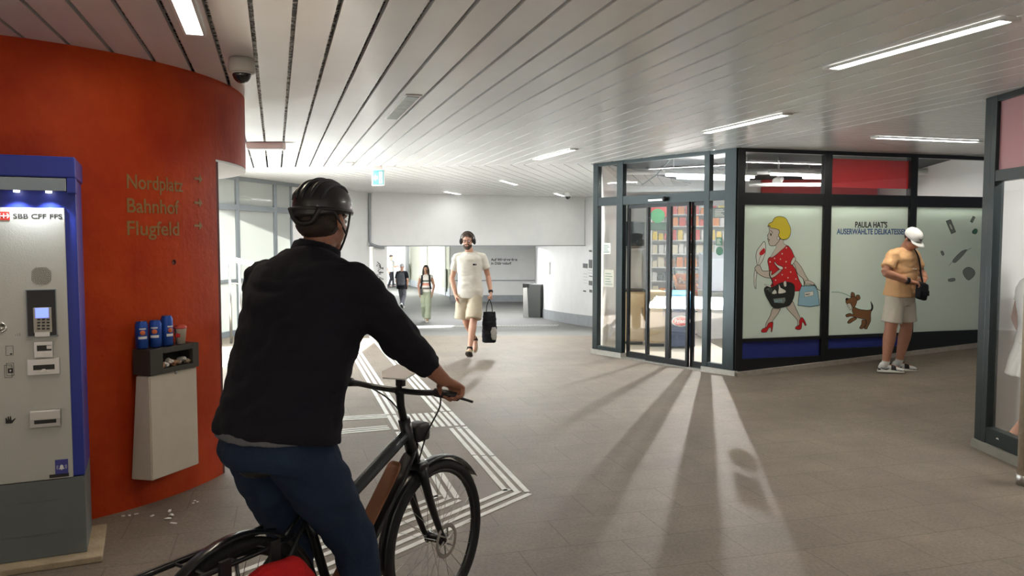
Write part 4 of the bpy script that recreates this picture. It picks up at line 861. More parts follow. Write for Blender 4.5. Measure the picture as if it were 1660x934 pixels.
# ============================================================ wall bin with cans
pA, pB = at_z(247, 780, .20), at_z(323, 752, .20); FW = Frame((pA.x, pA.y), (pB.x-pA.x, pB.y-pA.y)); wb = (pB-pA).length
M['binwhite'] = mat('bin_beige', (.60, .55, .46), .6, var=.1, vscale=5, bump=.1); M['hood'] = mat('bin_hood', (.055, .05, .042), .5, metal=.2)
z_h = FW.hit(300, 598)[1]; z_t = FW.hit(300, 558)[1]
t = thing('litter_bin', 'beige wall-mounted litter bin with dark hood on the red wall', 'bin', FW)
g = BM(); vs = [g.verts.new(p_) for p_ in ((0, 0, .20), (wb, 0, .20), (wb, .11, .20), (0-.02, .15, .20), (0, 0, z_h-.004), (wb, 0, z_h-.004), (wb, .11, z_h-.004), (0, .11, z_h-.004))]
for q in ((0, 1, 2, 3), (4, 5, 6, 7), (0, 1, 5, 4), (1, 2, 6, 5), (2, 3, 7, 6), (3, 0, 4, 7)): g.faces.new([vs[i] for i in q])
bmesh.ops.bevel(g, geom=g.edges[:], offset=.006, segments=2, affect='EDGES'); obj('body', g, M['binwhite'], t)
ox0, oz1 = FW.hit(262, 566); ox1, oz0 = FW.hit(311, 590); oz0, oz1 = z_h+.03, z_t-.035; hy = .13
g = BM(); box(g, 0, ox0, -.01, hy, z_h, z_t, .003); box(g, ox1, wb+.01, -.01, hy, z_h, z_t, .003); box(g, ox0-.001, ox1+.001, -.01, hy, oz1, z_t, .003); box(g, ox0-.001, ox1+.001, -.01, hy, z_h, oz0, .003); box(g, ox0-.01, ox1+.01, hy-.02, hy, oz0, oz1); obj('hood', g, M['hood'], t)
a_, b_ = FW.hit(285, 604); g = BM(); lathe(g, [(.011, 0), (.011, .006), (.007, .007), (.001, .007)], c=(a_, 0, b_), axis=(0, -1, 0)); obj('lock', g, M['steel'], t, True)
random.seed(11); cc = [(.5, .28, .15), (.6, .58, .55), (.65, .63, .6), (.4, .2, .1), (.3, .25, .2), (.6, .6, .58), (.35, .28, .2)]
names_ = ['orange-brown', 'white', 'pale white', 'brown', 'grey-brown', 'silvery white', 'dark tan']
for k in range(7):
    g = BM(); ell(g, (0, 0, 0), (.028, .018, .016), n=2)
    for v_ in g.verts: v_.co += V((random.uniform(-1, 1), random.uniform(-1, 1), random.uniform(-1, 1)))*.006
    p = FW.o+FW.x*(ox0+.018+k*(ox1-ox0-.03)/6.2)+FW.y*.03+V((0, 0, oz0+.018+(.016 if k in (2, 5) else 0)))
    o = obj('crumpled_rubbish', g, mat('rubbish_%d' % k, cc[k], .5)); o.location = p; tag(o, names_[k]+' crumpled wrapper stuffed into the bin opening', 'rubbish')
CAN = [mat('can_blue', (.02, .08, .38), .3, metal=.4), mat('can_white', (.70, .70, .68), .4), mat('can_orange', (.60, .14, .04), .4), M['steel']]
def can(p, tilt, label, h=.168, spin=0, wide=.0335):
    t = thing('drink_can', label, 'can', loc=p, group=None); t.rotation_euler = (0, tilt, spin); r = wide
    g = BM(); lathe(g, [(r*.8, 0), (r, .008), (r, h-.02), (r*.82, h-.004), (r*.84, h)], 24); obj('body', g, CAN[0], t, True)
    g = BM(); lathe(g, [(r*.80, h-.006), (r*.80, h-.002), (.002, h-.002)], 20); tube(g, [(0, 0, h), (0, -.012, h+.001)], .006, 8, flat=.3); obj('lid', g, CAN[3], t, True)
    def patch(g, a0, a1, z0, z1, off):
        n = 10; L_ = []
        for i in range(n+1): a = R(a0+(a1-a0)*i/n); L_.append([g.verts.new(((r+off)*math.cos(a), (r+off)*math.sin(a), z)) for z in (z0, z1)])
        for A, Q in zip(L_, L_[1:]): g.faces.new((A[0], Q[0], Q[1], A[1]))
    g = BM(); patch(g, -130, -50, .062, .078, .0006); patch(g, -120, -60, .12, .128, .0006); obj('white_band', g, CAN[1], t)
    g = BM(); ell(g, (0, -r*.86, .1), (.017, .008, .02), n=2); obj('orange_emblem', g, CAN[2], t, True); return t
zt_ = z_t+.002
for k, (px, py, tl, lb) in enumerate(((229, 566, .0, 'leftmost blue drink can standing on the bin hood'), (250, 563, -.0, 'second blue drink can on the bin hood, pale top'), (271, 559, .0, 'tallest blue drink can on the bin hood with striped side'), (279, 553, .0, 'blue can half hidden behind the paper cup'))):
    p = at_z(px, py, zt_); q = p; 
    loc_x = FW.x.dot(q-FW.o); yv = [.085, .06, .045, .10][k]; xx = [.02, .105, .185, .232][k]
    p = FW.o+FW.x*(xx+.012)+FW.y*yv+V((0, 0, zt_)); can(p, 0, lb, h=[.168, .168, .19, .168][k], spin=R([35, 15, 60, 40][k]), wide=[.038, .038, .036, .033][k])
p = FW.o+FW.x*.305+FW.y*.04+V((0, 0, zt_)); t = thing('paper_cup', 'cream paper cup with red lid standing on the bin hood', 'cup', loc=p)
g = BM(); lathe(g, [(.028, 0), (.038, .095), (.041, .098)], 24); obj('cup_body', g, mat('cup_cream', (.62, .54, .42), .6), t, True); g = BM(); lathe(g, [(.041, .098), (.041, .106), (.034, .118), (.002, .12)], 24); obj('red_lid', g, mat('cup_red', (.5, .06, .04), .4), t, True)
o = obj('cup_logo', box(BM(), -.012, .012, -.042, -.030, .045, .068), mat('logo_red', (.5, .02, .02), .5), t)
# litter on the floor by the red wall
random.seed(21)
spots = [(155, 836), (200, 837), (210, 836), (221, 833), (246, 837), (248, 836), (268, 804), (280, 797), (226, 814), (215, 817), (316, 812), (320, 814), (275, 828), (278, 836), (272, 842), (281, 848), (160, 857), (313, 816)]
for k, (px, py) in enumerate(spots):
    p = at_z(px, py, .004); s = .022 if 11 < k < 16 else .012; g = BM()
    if k % 3 == 0: box(g, -s, s, -s*.35, s*.35, 0, .004)
    else:
        ell(g, (0, 0, s*.35), (s, s*.6, s*.35), n=1)
        for v_ in g.verts: v_.co += V((random.uniform(-1, 1), random.uniform(-1, 1), 0))*s*.3
    o = obj('litter_scrap', g, M['white_plastic']); o.location = (p.x, p.y, .001); o.rotation_euler = (0, 0, random.uniform(0, 3)); tag(o, 'tiny white scrap of litter on the dark floor below the bin', 'litter', 'litter scraps below the bin')
# wayfinding lettering on the red wall
def cyl(px, py):
    v_ = ray(px, py); a = v_.x**2+v_.y**2; b = -2*(v_.x*CX+v_.y*CY); c = CX*CX+CY*CY-CR*CR; t_ = (-b-math.sqrt(max(b*b-4*a*c, 0)))/2/a
    p = V((v_.x*t_, v_.y*t_, EYE+v_.z*t_)); return math.atan2(p.y-CY, p.x-CX), p.z
M['lett'] = mat('faded_lettering', (.25, .14, .04), .6); t = thing('wall_lettering', 'faded brown three line direction lettering on the red wall', 'lettering')
for word, py, x1 in (('Nordplatz', 305, 296), ('Bahnhof', 344, 290), ('Flugfeld', 381, 290)):
    a0, z = cyl(204, py); a1 = cyl(x1, py)[0]; o = text(word, .125, M['lett'], t, x=0, z=0, y=0, bold=.0015); mx = max(v_.co.x for v_ in o.data.vertices)
    for v_ in o.data.vertices: a = a0+(a1-a0)*v_.co.x/mx; r = CR+.0022-v_.co.y*1.0; v_.co = V((CX+r*math.cos(a), CY+r*math.sin(a), z+v_.co.z))
    aa, zz = cyl(321, py-8); g = BM(); prism(g, [(-.04, -.008), (.01, -.008), (.01, -.03), (.045, 0), (.01, .03), (.01, .008), (-.04, .008)], -.003, -.001)
    for v_ in g.verts: a = aa+v_.co.x/CR; r = CR-v_.co.y; v_.co = V((CX+r*math.cos(a), CY+r*math.sin(a), zz+v_.co.z+.03))
    obj('arrow', g, M['lett'], t)
# formwork hole in the concrete
a, z = cyl(282, 425); n_ = V((math.cos(a), math.sin(a), 0)); g = BM(); lathe(g, [(.001, -.004), (.011, -.004), (.016, .002), (.018, .001)], c=(CX+CR*n_.x, CY+CR*n_.y, z), axis=n_); tag(obj('formwork_plug', g, M['red_dark'], smooth=True), 'small dark round plug in the red concrete', 'plug')
# ============================================================ passage fittings
p = on_floor(865, 514); t = thing('steel_bin', 'tall grey steel litter bin by the white wall in the passage', 'bin', loc=(p.x-.08, p.y-.1, fz(p.x, p.y-.1)), rotz=R(-28))
obj('dark_case', B(-.08, .42, -.18, .25, 0, 1.1, .01), mat('bin_dark', (.10, .105, .10), .4, metal=.5), t); g = BM(); prism(g, [(-.20, 0), (-.20, .96), (-.06, 1.0), (-.0, 0)], -.2, -.0, 'xz'); obj('steel_front', g, M['steel'], t); g = BM(); box(g, -.22, .0, -.2, .2, .98, 1.12, .01); obj('mouth', g, M['black'], t)
p = at_y(636, 480, 18.9); g = BM(); tube(g, [at_y(600, 475, 18.9), at_y(628, 479, 18.9), p, p-V((0, 0, .05))], .03, 10, k=2); t = thing('hand_rail', 'black tubular handrail end in front of the pillar', 'railing'); obj('rail', g, M['black'], t, True); q = at_y(627, 479, 18.9); g = BM(); tube(g, [q, V((q.x, q.y, fz(q.x, q.y)))], .022, 8); obj('post', g, M['black'], t, True)
FR = Frame((1.62, 22.2), (.264, -.964)); t = thing('pictogram_board', 'column of small black pictograms on the white wall beside the kiosk', 'sign', FR)
g = BM()
for px, py, w_, h_ in ((949, 431, 7, 8), (957.5, 428, 5, 14), (957.5, 407, 4, 3), (958, 448, 5, 2), (957.5, 459, 5, 8), (948, 472, 4, 3), (958, 472, 4, 5)):
    a0, z1 = FR.hit(px-w_/2, py-h_/2); a1, z0 = FR.hit(px+w_/2, py+h_/2); box(g, a0, a1, -.012, 0, z0, z1)
obj('pictogram', g, mat('pictogram_grey', (.07, .07, .065), .6), t)
g = BM()
for px, py in ((949, 444), (949, 449), (949, 454), (949, 459), (957, 438), (957, 443)): a0, z1 = FR.hit(px-3, py-.6); a1, z0 = FR.hit(px+3, py+.6); box(g, a0, a1, -.008, 0, z0, z1)
obj('small_text', g, M['plinth_grey'], t)
FQ = Frame((1.02, 25.8), (.22, -1.8)); t = thing('wall_box', 'small white switch box with a cable on the white passage wall', 'switch box', FQ)
a0, z1 = FQ.hit(885, 424); a1, z0 = FQ.hit(893, 445); obj('cover', B(a0, a1, -.05, 0, z0, z1, .01), M['white_plastic'], t); g = BM(); xm_ = (a0+a1)/2; tube(g, [(xm_, -.02, z1), (xm_, -.02, z1+.4)], .012, 8); obj('cable', g, M['plinth_grey'], t); obj('slot', B(a0+.04, a0+.10, -.055, -.05, z0+.2, z0+.38), M['black'], t)
# ============================================================ people
def skin(name, c): return mat(name, c, .55, var=.12, vscale=9, bump=.04, bscale=120)
def cloth(name, c, bump=.35, var=.1, rough=.85, bs=180): return mat(name, c, rough, var=var, vscale=5, bump=bump, bscale=bs, spec=.25)
def lerp(a, b, t): return V(a)*(1-t)+V(b)*t
class Head:
    def __init__(s, c, fwd, up=(0, 0, 1), k=1.0):
        s.c = V(c); s.f = V(fwd).normalized(); u = V(up); s.u = (u-s.f*u.dot(s.f)).normalized(); s.r = s.f.cross(s.u); s.k = k
        s.rot = Matrix((s.r, s.f, s.u)).transposed()
    def __call__(s, x, y, z): return s.c+(s.r*x+s.f*y+s.u*z)*s.k
    def ell(s, bm, c, r, n=2): ell(bm, s(*c), tuple(a*s.k for a in r), s.rot, n)
def head_blobs(bm, H, neck):
    H.ell(bm, (0, -.012, .032), (.075, .093, .088), 3); H.ell(bm, (0, .024, -.03), (.060, .066, .076), 3); H.ell(bm, (0, .048, -.086), (.036, .034, .027)); H.ell(bm, (0, .004, -.058), (.059, .060, .048))
    tube(bm, [H(0, .084, .010), H(0, .100, -.014), H(0, .112, -.030), H(0, .098, -.038)], [.008*H.k, .010*H.k, .013*H.k, .009*H.k], 10, k=2, round_caps=True)
    tube(bm, [H(-.042, .066, .018), H(-.018, .082, .022), H(.018, .082, .022), H(.042, .066, .018)], .009*H.k, 8, k=2, round_caps=True)
    for s in (-1, 1): H.ell(bm, (s*.030, .068, -.028), (.020, .016, .018)); H.ell(bm, (s*.077, -.014, -.012), (.009, .018, .031))
    H.ell(bm, (0, .082, -.058), (.024, .011, .006)); H.ell(bm, (0, .080, -.068), (.020, .011, .007))
    tube(bm, [H(0, -.018, -.02), lerp(H(0, -.022, -.09), neck, .4), neck, V(neck)-V((0, 0, .05))], [.055*H.k, .056*H.k, .062*H.k, .075*H.k], 16, k=2, round_caps=True)
def hand_blobs(bm, wr, d, n, side, curl=25, k=1.0, thumb=1.0, spread=0):
    wr, d = V(wr), V(d).normalized(); n = V(n); n = (n-d*n.dot(d)).normalized(); lat = d.cross(n)*side
    P = lambda a, b, c=0: wr+(d*a+lat*b+n*c)*k
    sections(bm, [(P(-.02, 0), lat, .026*k, n, .021*k), (P(.015, 0), lat, .030*k, n, .019*k), (P(.05, .001), lat, .041*k, n, .017*k), (P(.085, .001), lat, .042*k, n, .014*k), (P(.098, .0), lat, .036*k, n, .010*k)], 16, 2.4)
    for off, L_, sp in ((.031, .074, .12), (.0105, .083, .03), (-.0105, .077, -.05), (-.031, .060, -.14)):
        p = P(.084, off); a = R(curl*.5); pts = [p]; dd = (d+lat*(sp*(.4+spread))).normalized()
        for seg in (.46, .30, .26):
            a += R(curl)*(.9 if seg == .46 else 1.1); pts.append(pts[-1]+(dd*math.cos(a)+n*math.sin(a))*L_*seg*k)
        tube(bm, pts, [.0098*k, .0092*k, .0084*k, .0074*k], 10, round_caps=True)
    p0 = P(.018, .024, .004); p1 = p0+(d*.62+lat*.70*thumb+n*.30)*.040*k; p2 = p1+(d*.85+lat*.35*thumb+n*.40)*.032*k; p3 = p2+(d*.85+lat*.05+n*.52)*.026*k
    tube(bm, [P(.0, .010, .002), p0, p1, p2, p3], [.015*k, .016*k, .0115*k, .010*k, .008*k], 10, round_caps=True)
def torso_sections(J, g=0.0, drop=.06, bw=1.0, bd=1.0, top=True, hem=0.0, shape=(.168, .172, .148, .165, .172, .150)):
    P, W, Ch, N = [V(p) for p in J['spine']]; lp, ls = V(J['lp']).normalized(), V(J['ls']).normalized()
    up0 = (W-P).normalized(); rows = [(P-up0*drop, lp, shape[0]+hem, .118), (P, lp, shape[1]+hem*.7, .122), (lerp(P, W, .95), lp.lerp(ls, .4), shape[2], .106), (Ch, ls, shape[3], .118), (lerp(Ch, N, .55), ls, shape[4], .108), (lerp(Ch, N, .80), ls, shape[5]*.80, .084)]
    if top: rows.append((N, ls, .070, .066))
    q = crom([(*c, a*bw+g, b*bd+g, *l) for c, l, a, b in rows], 4); out = []
    for i, r in enumerate(q):
        c = V(r[:3]); l = V(r[5:8]).normalized(); nx = V(q[min(i+1, len(q)-1)][:3])-V(q[max(i-1, 0)][:3]); d = nx.cross(l).normalized(); out.append((c, l, r[3], d, r[4]))
    return out
LR = {'L': -1, 'R': 1}
def body(J, root, m, vox=.007, k=1.0, legs=True, name='body'):
    'one continuous skin surface'
    bm = BM(); H = J['H']; head_blobs(bm, H, J['spine'][3]); b = J.get('bulk', 1)
    sections(bm, torso_sections(J, -.012, .04, b, b), 20, 2.2)
    for s in 'LR':
        sh, el, wr = (V(J[q+s]) for q in ('sh', 'el', 'wr')); tube(bm, [lerp(J['spine'][3], sh, .45)-V((0, 0, .035)), V(sh)-V((0, 0, .004))], [.04, .048], 12, round_caps=True)
        ab = J.get('arm', 1)*k; tube(bm, [sh, lerp(sh, el, .35), lerp(sh, el, .9), el, lerp(el, wr, .3), lerp(el, wr, .8), wr], [.050*ab, .049*ab, .040*ab, .038*ab, .042*ab, .030*ab, .026*ab], 14, k=2, round_caps=True)
        hd, hn, cu = J['hd'+s]; hand_blobs(bm, wr, hd, hn, LR[s], cu, k, J.get('thumb', 1))
        hp, kn, an = (V(J[q+s]) for q in ('hp', 'kn', 'an')); lb = J.get('leg', 1)*k
        tube(bm, [hp, lerp(hp, kn, .35), lerp(hp, kn, .85), kn, lerp(kn, an, .28), lerp(kn, an, .75), an], [.086*lb, .080*lb, .058*lb, .053*lb, .056*lb, .038*lb, .035*lb], 16, k=2, round_caps=True)
        f = V(J['ft'+s]).normalized(); tube(bm, [an, an+f*.06-V((0, 0, .03)), an+f*.14-V((0, 0, .05))], [.036*k, .034*k, .025*k], 10, round_caps=True)
    return obj(name, remesh(bm, vox, 3), m, root)
def shirt(J, root, m, sleeve=.62, vox=.009, g=.016, drop=.08, bulk=1.0, depth=1.0, r=.062, k=1.0, fold=.006, name='shirt', hem=.012, seed=1, collar=True, sh_shape=(.168, .172, .152, .168, .178, .155)):
    bm = BM(); sections(bm, torso_sections(J, g, drop, bulk, depth, hem=hem, shape=sh_shape), 28, 2.2)
    for s in 'LR':
        sh, el, wr = (V(J[q+s]) for q in ('sh', 'el', 'wr')); N = V(J['spine'][3]); tube(bm, [lerp(N, sh, .25)-V((0, 0, .012)), sh], [.056*k, .062*k], 14, round_caps=True)
        if sleeve <= 1: tube(bm, [sh, lerp(sh, el, sleeve*.5), lerp(sh, el, sleeve)], [r*k, r*k*.99, r*k*1.02], 18, round_caps=False); ell(bm, sh, r*k)
        else: e = lerp(el, wr, sleeve-1); tube(bm, [sh, lerp(sh, el, .5), el, e], [r*k, r*k*.93, r*k*.88, r*k*.66], 18, k=3); ell(bm, sh, r*k)
    return obj(name, remesh(bm, vox, 7, fold, (5, 5, 11), seed), m, root)
def shorts(J, root, m, frac=.85, vox=.009, r0=.103, r1=.122, name='shorts', fold=.005, bulk=1.0, seed=4, top=.10, k=1.0):
    bm = BM(); P, W = V(J['spine'][0]), V(J['spine'][1]); lp = V(J['lp']).normalized(); up = (W-P).normalized(); d = up.cross(lp)
    sections(bm, [(P+up*top, lp, .155*bulk, d, .112*bulk), (P+up*.02, lp, .182*bulk, d, .132*bulk), (P-up*.07, lp, .186*bulk, d, .130*bulk), (P-up*.12, lp, .172*bulk, d, .115*bulk)], 26, 2.2)
    for s in 'LR':
        hp, kn = V(J['hp'+s]), V(J['kn'+s]); o = V(J.get('flare'+s, (0, 0, 0))); tube(bm, [hp, lerp(hp, kn, frac*.5)+o*.5, lerp(hp, kn, frac)+o], [r0*k, (r0+r1)/2*k, r1*k], 20)
    return obj(name, remesh(bm, vox, 2, fold, (5, 5, 9), seed), m, root)
def trousers(J, root, m, vox=.010, name='trousers', rs=(.098, .090, .075, .074, .066, .070), fold=.006, end=1.0, bulk=1.0, seed=6, top=.10):
    bm = BM(); P, W = V(J['spine'][0]), V(J['spine'][1]); lp = V(J['lp']).normalized(); up = (W-P).normalized(); d = up.cross(lp)
    sections(bm, [(P+up*top, lp, .150*bulk, d, .108*bulk), (P+up*.02, lp, .175*bulk, d, .130*bulk), (P-up*.07, lp, .178*bulk, d, .130*bulk), (P-up*.11, lp, .160*bulk, d, .11*bulk)], 26, 2.2)
    for s in 'LR':
        hp, kn, an = (V(J[q+s]) for q in ('hp', 'kn', 'an')); e = lerp(kn, an, end); tube(bm, [hp, lerp(hp, kn, .4), lerp(hp, kn, .85), kn, lerp(kn, an, .45), e], list(rs), 18, k=3)
    return obj(name, remesh(bm, vox, 2, fold, (6, 6, 7), seed), m, root)
def shoe(J, s, root, upper, sole, accent=None, k=1.0, name='shoe', swoosh=None, lace=None):
    an = V(J['an'+s]); f = V(J['ft'+s]).normalized(); up = V((0, 0, 1)); up = (up-f*up.dot(f)).normalized(); l = f.cross(up); b = an-up*.085*k
    P = lambda x, y, z: b+(f*x+l*y+up*z)*k
    g = BM(); rows = [(-.075, .028, .030, .035), (-.06, .036, .048, .052), (-.02, .038, .052, .062), (.03, .040, .045, .052), (.09, .045, .034, .040), (.14, .044, .026, .031), (.175, .034, .020, .025), (.192, .018, .014, .019)]
    sections(g, [(P(x, 0, zc), l, a*k, up, zr*k*.92) for x, a, zr, zc in rows], 18, 2.3); tube(g, [P(-.015, 0, .07), P(-.012, 0, .105)], [.040*k, .040*k], 16)
    o = obj(name, remesh(g, .005 if k > .9 else .008, 2), upper, root)
    g = BM(); sections(g, [(P(-.085, 0, z), f, .0, l, .0) for z in ()] or [(P(.055, 0, z), f, .142*k, l, w_*k) for z, w_ in ((-.002, .046), (.004, .050), (.020, .049), (.024, .046))], 26, 2.7); obj('sole', g, sole, o, True)
    if accent:
        g = BM(); sections(g, [(P(x, 0, zc+.004), l, a*k*1.05, up, zr*k*.98) for x, a, zr, zc in ((.055, .043, .036, .045), (.08, .046, .034, .042), (.105, .047, .031, .037))], 16, 2.3); sections(g, [(P(x, 0, zc), l, a*k*1.06, up, zr*k*.9) for x, a, zr, zc in ((-.078, .030, .018, .030), (-.055, .038, .02, .030))], 16, 2.3)
        sections(g, [(P(x, 0, zc), l, a*k*1.05, up, zr*k) for x, a, zr, zc in ((.10, .047, .010, .024), (.16, .042, .009, .022), (.194, .022, .008, .022))], 16, 2.3); tube(g, [P(.04, 0, .085), P(.012, 0, .118)], [.022*k, .026*k], 10, round_caps=True); obj('overlay', g, accent, o, True)
    if swoosh:
        for sg in (-1, 1):
            g = BM(); y = .043; pts = [P(-.050, sg*.038, .052), P(-.02, sg*(y), .036), P(.012, sg*(y+.001), .034), P(.035, sg*(y-.001), .052)]; tube(g, pts, [.0015, .0045, .007, .0015], 8, k=3); obj('side_mark', g, swoosh, o, True)
    return o
def eyes(H, root, m_w, m_d):
    for s in (-1, 1):
        g = BM(); H.ell(g, (s*.031, .0745, -.002), (.014, .010, .0085)); e = obj('eye', g, m_w, root, True); g = BM(); H.ell(g, (s*.031, .0830, -.002), (.0055, .003, .0055)); obj('pupil', g, m_d, e, True)
PM = dict(skin1=skin('skin_fair', (.56, .30, .205)), skin2=skin('skin_warm', (.46, .215, .135)), skin3=skin('skin_olive', (.42, .22, .14)), hair=mat('dark_hair', (.022, .012, .008), .5, bump=.6, bscale=300), brown=mat('brown_hair', (.045, .020, .010), .55, bump=.6, bscale=300), cream=cloth('cream_cotton', (.70, .66, .58)), sand=cloth('sand_cotton', (.50, .43, .32)), peach=cloth('peach_cotton', (.78, .47, .24)), offwhite=cloth('offwhite_cotton', (.62, .57, .48)), blackc=cloth('black_cloth', (.010, .010, .013), bump=.2), navy=cloth('navy_jeans', (.014, .028, .060), bump=.3), jacket=cloth('black_fleece', (.010, .010, .015), bump=.3, rough=.95), white=cloth('white_cotton', (.78, .78, .76)), rubber=mat('white_rubber', (.72, .70, .64), .6), grey=cloth('grey_cloth', (.12, .125, .14)), dgrey=cloth('dark_grey_cloth', (.075, .08, .09)), green=cloth('pale_green_cloth', (.34, .37, .26)), eye=mat('eye_white', (.75, .73, .70), .2), pupil=mat('pupil', (.02, .012, .01), .2), gum=mat('dark_sole', (.03, .022, .018), .7), tan=cloth('tan_suede', (.40, .32, .20)), lens=glass_mat('spectacle_glass'))
def person(label, loc, rot=0): return thing('person', label, 'person', loc=loc, rotz=rot)
def arm_pt(*p): return V(p)
# ---------------------------------------------------------- man with headphones
o1 = at_z(762, 578, 0); t = person('bearded man in cream t-shirt and shorts with headphones, walking and carrying a black bag', (o1.x, o1.y, 0))
J = dict(H=Head((-.028, -.035, 1.675), (-.10, -1, -.04)), spine=[(0, 0, .96), (0, -.015, 1.12), (0, -.005, 1.33), (0, .01, 1.505)], lp=(-1, .12, 0), ls=(-1, -.06, 0),
 shR=(-.185, .01, 1.435), elR=(-.262, .04, 1.13), wrR=(-.205, -.04, .905), hdR=((.25, -.15, -1), (1, 0, 0), 12), shL=(.185, .0, 1.44), elL=(.262, .05, 1.165), wrL=(.305, -.04, .93), hdL=((.05, -.10, -1), (-1, -.1, 0), 62),
 hpR=(-.088, .0, .93), knR=(-.055, .02, .51), anR=(.055, .34, .205), ftR=(.0, -.80, -.60), hpL=(.088, 0, .93), knL=(.055, -.15, .52), anL=(.01, -.30, .135), ftL=(-.05, -1, .36), flareR=(-.055, 0, -.0), arm=.95)
body(J, t, PM['skin1'], .006); H = J['H']; eyes(H, t, PM['eye'], PM['pupil'])
o = shirt(J, t, PM['cream'], .60, g=.014, drop=.10, r=.064, fold=.007, hem=.016, bulk=.99, sh_shape=(.168, .170, .158, .172, .182, .158))
obj('chest_logo', B(.052, .085, -.1505, -.144, 1.325, 1.35), PM['blackc'], o); obj('chest_logo', B(.090, .104, -.1495, -.143, 1.325, 1.35), PM['blackc'], o)
shorts(J, t, PM['sand'], .90, r0=.100, r1=.118, fold=.007, bulk=.90, top=.06)
for s in 'LR':
    shoe(J, s, t, PM['tan'], PM['rubber'] if s == 'R' else PM['gum']); g = BM(); an, kn = V(J['an'+s]), V(J['kn'+s]); tube(g, [lerp(an, kn, -.05), lerp(an, kn, .10)], [.042, .041], 14); obj('sock', g, PM['blackc'], t, True)
g = BM(); H.ell(g, (0, -.022, .052), (.084, .098, .082), 3); H.ell(g, (0, .050, .098), (.060, .038, .026)); H.ell(g, (-.03, .064, .082), (.034, .026, .020)); H.ell(g, (0, -.055, .0), (.072, .058, .06)); H.ell(g, (.038, .05, .094), (.036, .034, .02))
for s_ in (-1, 1): H.ell(g, (s_*.072, .02, .01), (.012, .022, .04))
obj('hair', remesh(g, .006, 2, .004, (40, 40, 40), 2), PM['brown'], t)
g = BM(); H.ell(g, (0, .044, -.088), (.050, .044, .042), 3); H.ell(g, (0, .02, -.070), (.066, .060, .046), 3); tube(g, [H(-.034, .074, -.052), H(-.012, .092, -.046), H(.012, .092, -.046), H(.034, .074, -.052)], .008, 8, k=2, round_caps=True); obj('beard', remesh(g, .005, 2, .003, (50, 50, 50), 3), PM['brown'], t)
g = BM(); H.ell(g, (0, .0935, -.064), (.018, .006, .005)); obj('lips', g, mat('lips', (.42, .13, .10), .5), t, True)
g = BM()
for s_ in (-1, 1):
    tube(g, [H(s_*.031+.024*math.cos(a), .094-abs(.004*math.cos(a)), -.004+.018*math.sin(a)) for a in [2*PI*i/16 for i in range(17)]], .0022, 6); tube(g, [H(s_*.055, .09, .0), H(s_*.078, .03, .004), H(s_*.080, -.01, .004)], .002, 6)
tube(g, [H(-.008, .097, 0), H(.008, .097, 0)], .002, 6); gl = obj('spectacles', g, PM['blackc'], t, True)
for s_ in (-1, 1): g = BM(); H.ell(g, (s_*.031, .0935, -.004), (.022, .0012, .016)); obj('lens', g, PM['lens'], gl, True)
g = BM(); tube(g, [H(.104*math.cos(a), -.01, .018+.118*math.sin(a)) for a in [R(8+164*i/18) for i in range(19)]], .010, 10, flat=.6); hp = obj('headphones', g, M['black'], t, True)
for s_ in (-1, 1):
    g = BM(); H.ell(g, (s_*.098, -.008, -.008), (.022, .036, .047), 3); obj('ear_cup', g, M['black'], hp, True); g = BM(); H.ell(g, (s_*.120, -.008, -.008), (.003, .020, .028)); obj('cup_cap', g, M['steel'], hp, True)
g = BM(); w_, e_ = V(J['wrL']), V(J['elL']); tube(g, [lerp(w_, e_, .02), lerp(w_, e_, .14)], [.033, .034], 16); ell(g, lerp(w_, e_, .08)+V((.025, -.018, 0)), (.010, .020, .020)); obj('wrist_watch', g, M['black'], t, True)
hd = V(J['wrL'])+V((.05, -.10, -1)).normalized()*.105+V((-.028, -.005, 0))
t2 = thing('cloth_bag', 'soft black bag with a grey patch hanging from the walking man’s hand', 'bag', loc=(o1.x+hd.x, o1.y+hd.y, hd.z-.62))
g = BM(); sections(g, [((0, 0, z), (1, .1, 0), a, (-.1, 1, 0), b_) for z, a, b_ in ((0, .075, .035), (.02, .10, .06), (.12, .108, .075), (.26, .104, .07), (.38, .095, .055), (.43, .090, .035), (.455, .088, .018))], 24, 2.4); o = obj('bag_body', remesh(g, .007, 2, .010, (8, 8, 14), 5), PM['blackc'], t2)
g = BM(); sections(g, [((.065, -.050, z), (1, .5, 0), a, (-.5, 1, 0), .022) for z, a in ((.05, .022), (.10, .040), (.17, .044), (.23, .028))], 16, 2.2); obj('grey_patch', remesh(g, .006, 2, .004, (20, 20, 20), 3), cloth('patch_grey', (.42, .41, .38)), t2)
for s_ in (-1, 1): g = BM(); tube(g, [(s_*.045, s_*.01, .43), (s_*.036, s_*.008, .53), (s_*.008, 0, .618), (-s_*.006, 0, .625)], .006, 8, k=4); obj('handle', g, PM['blackc'], t2, True)
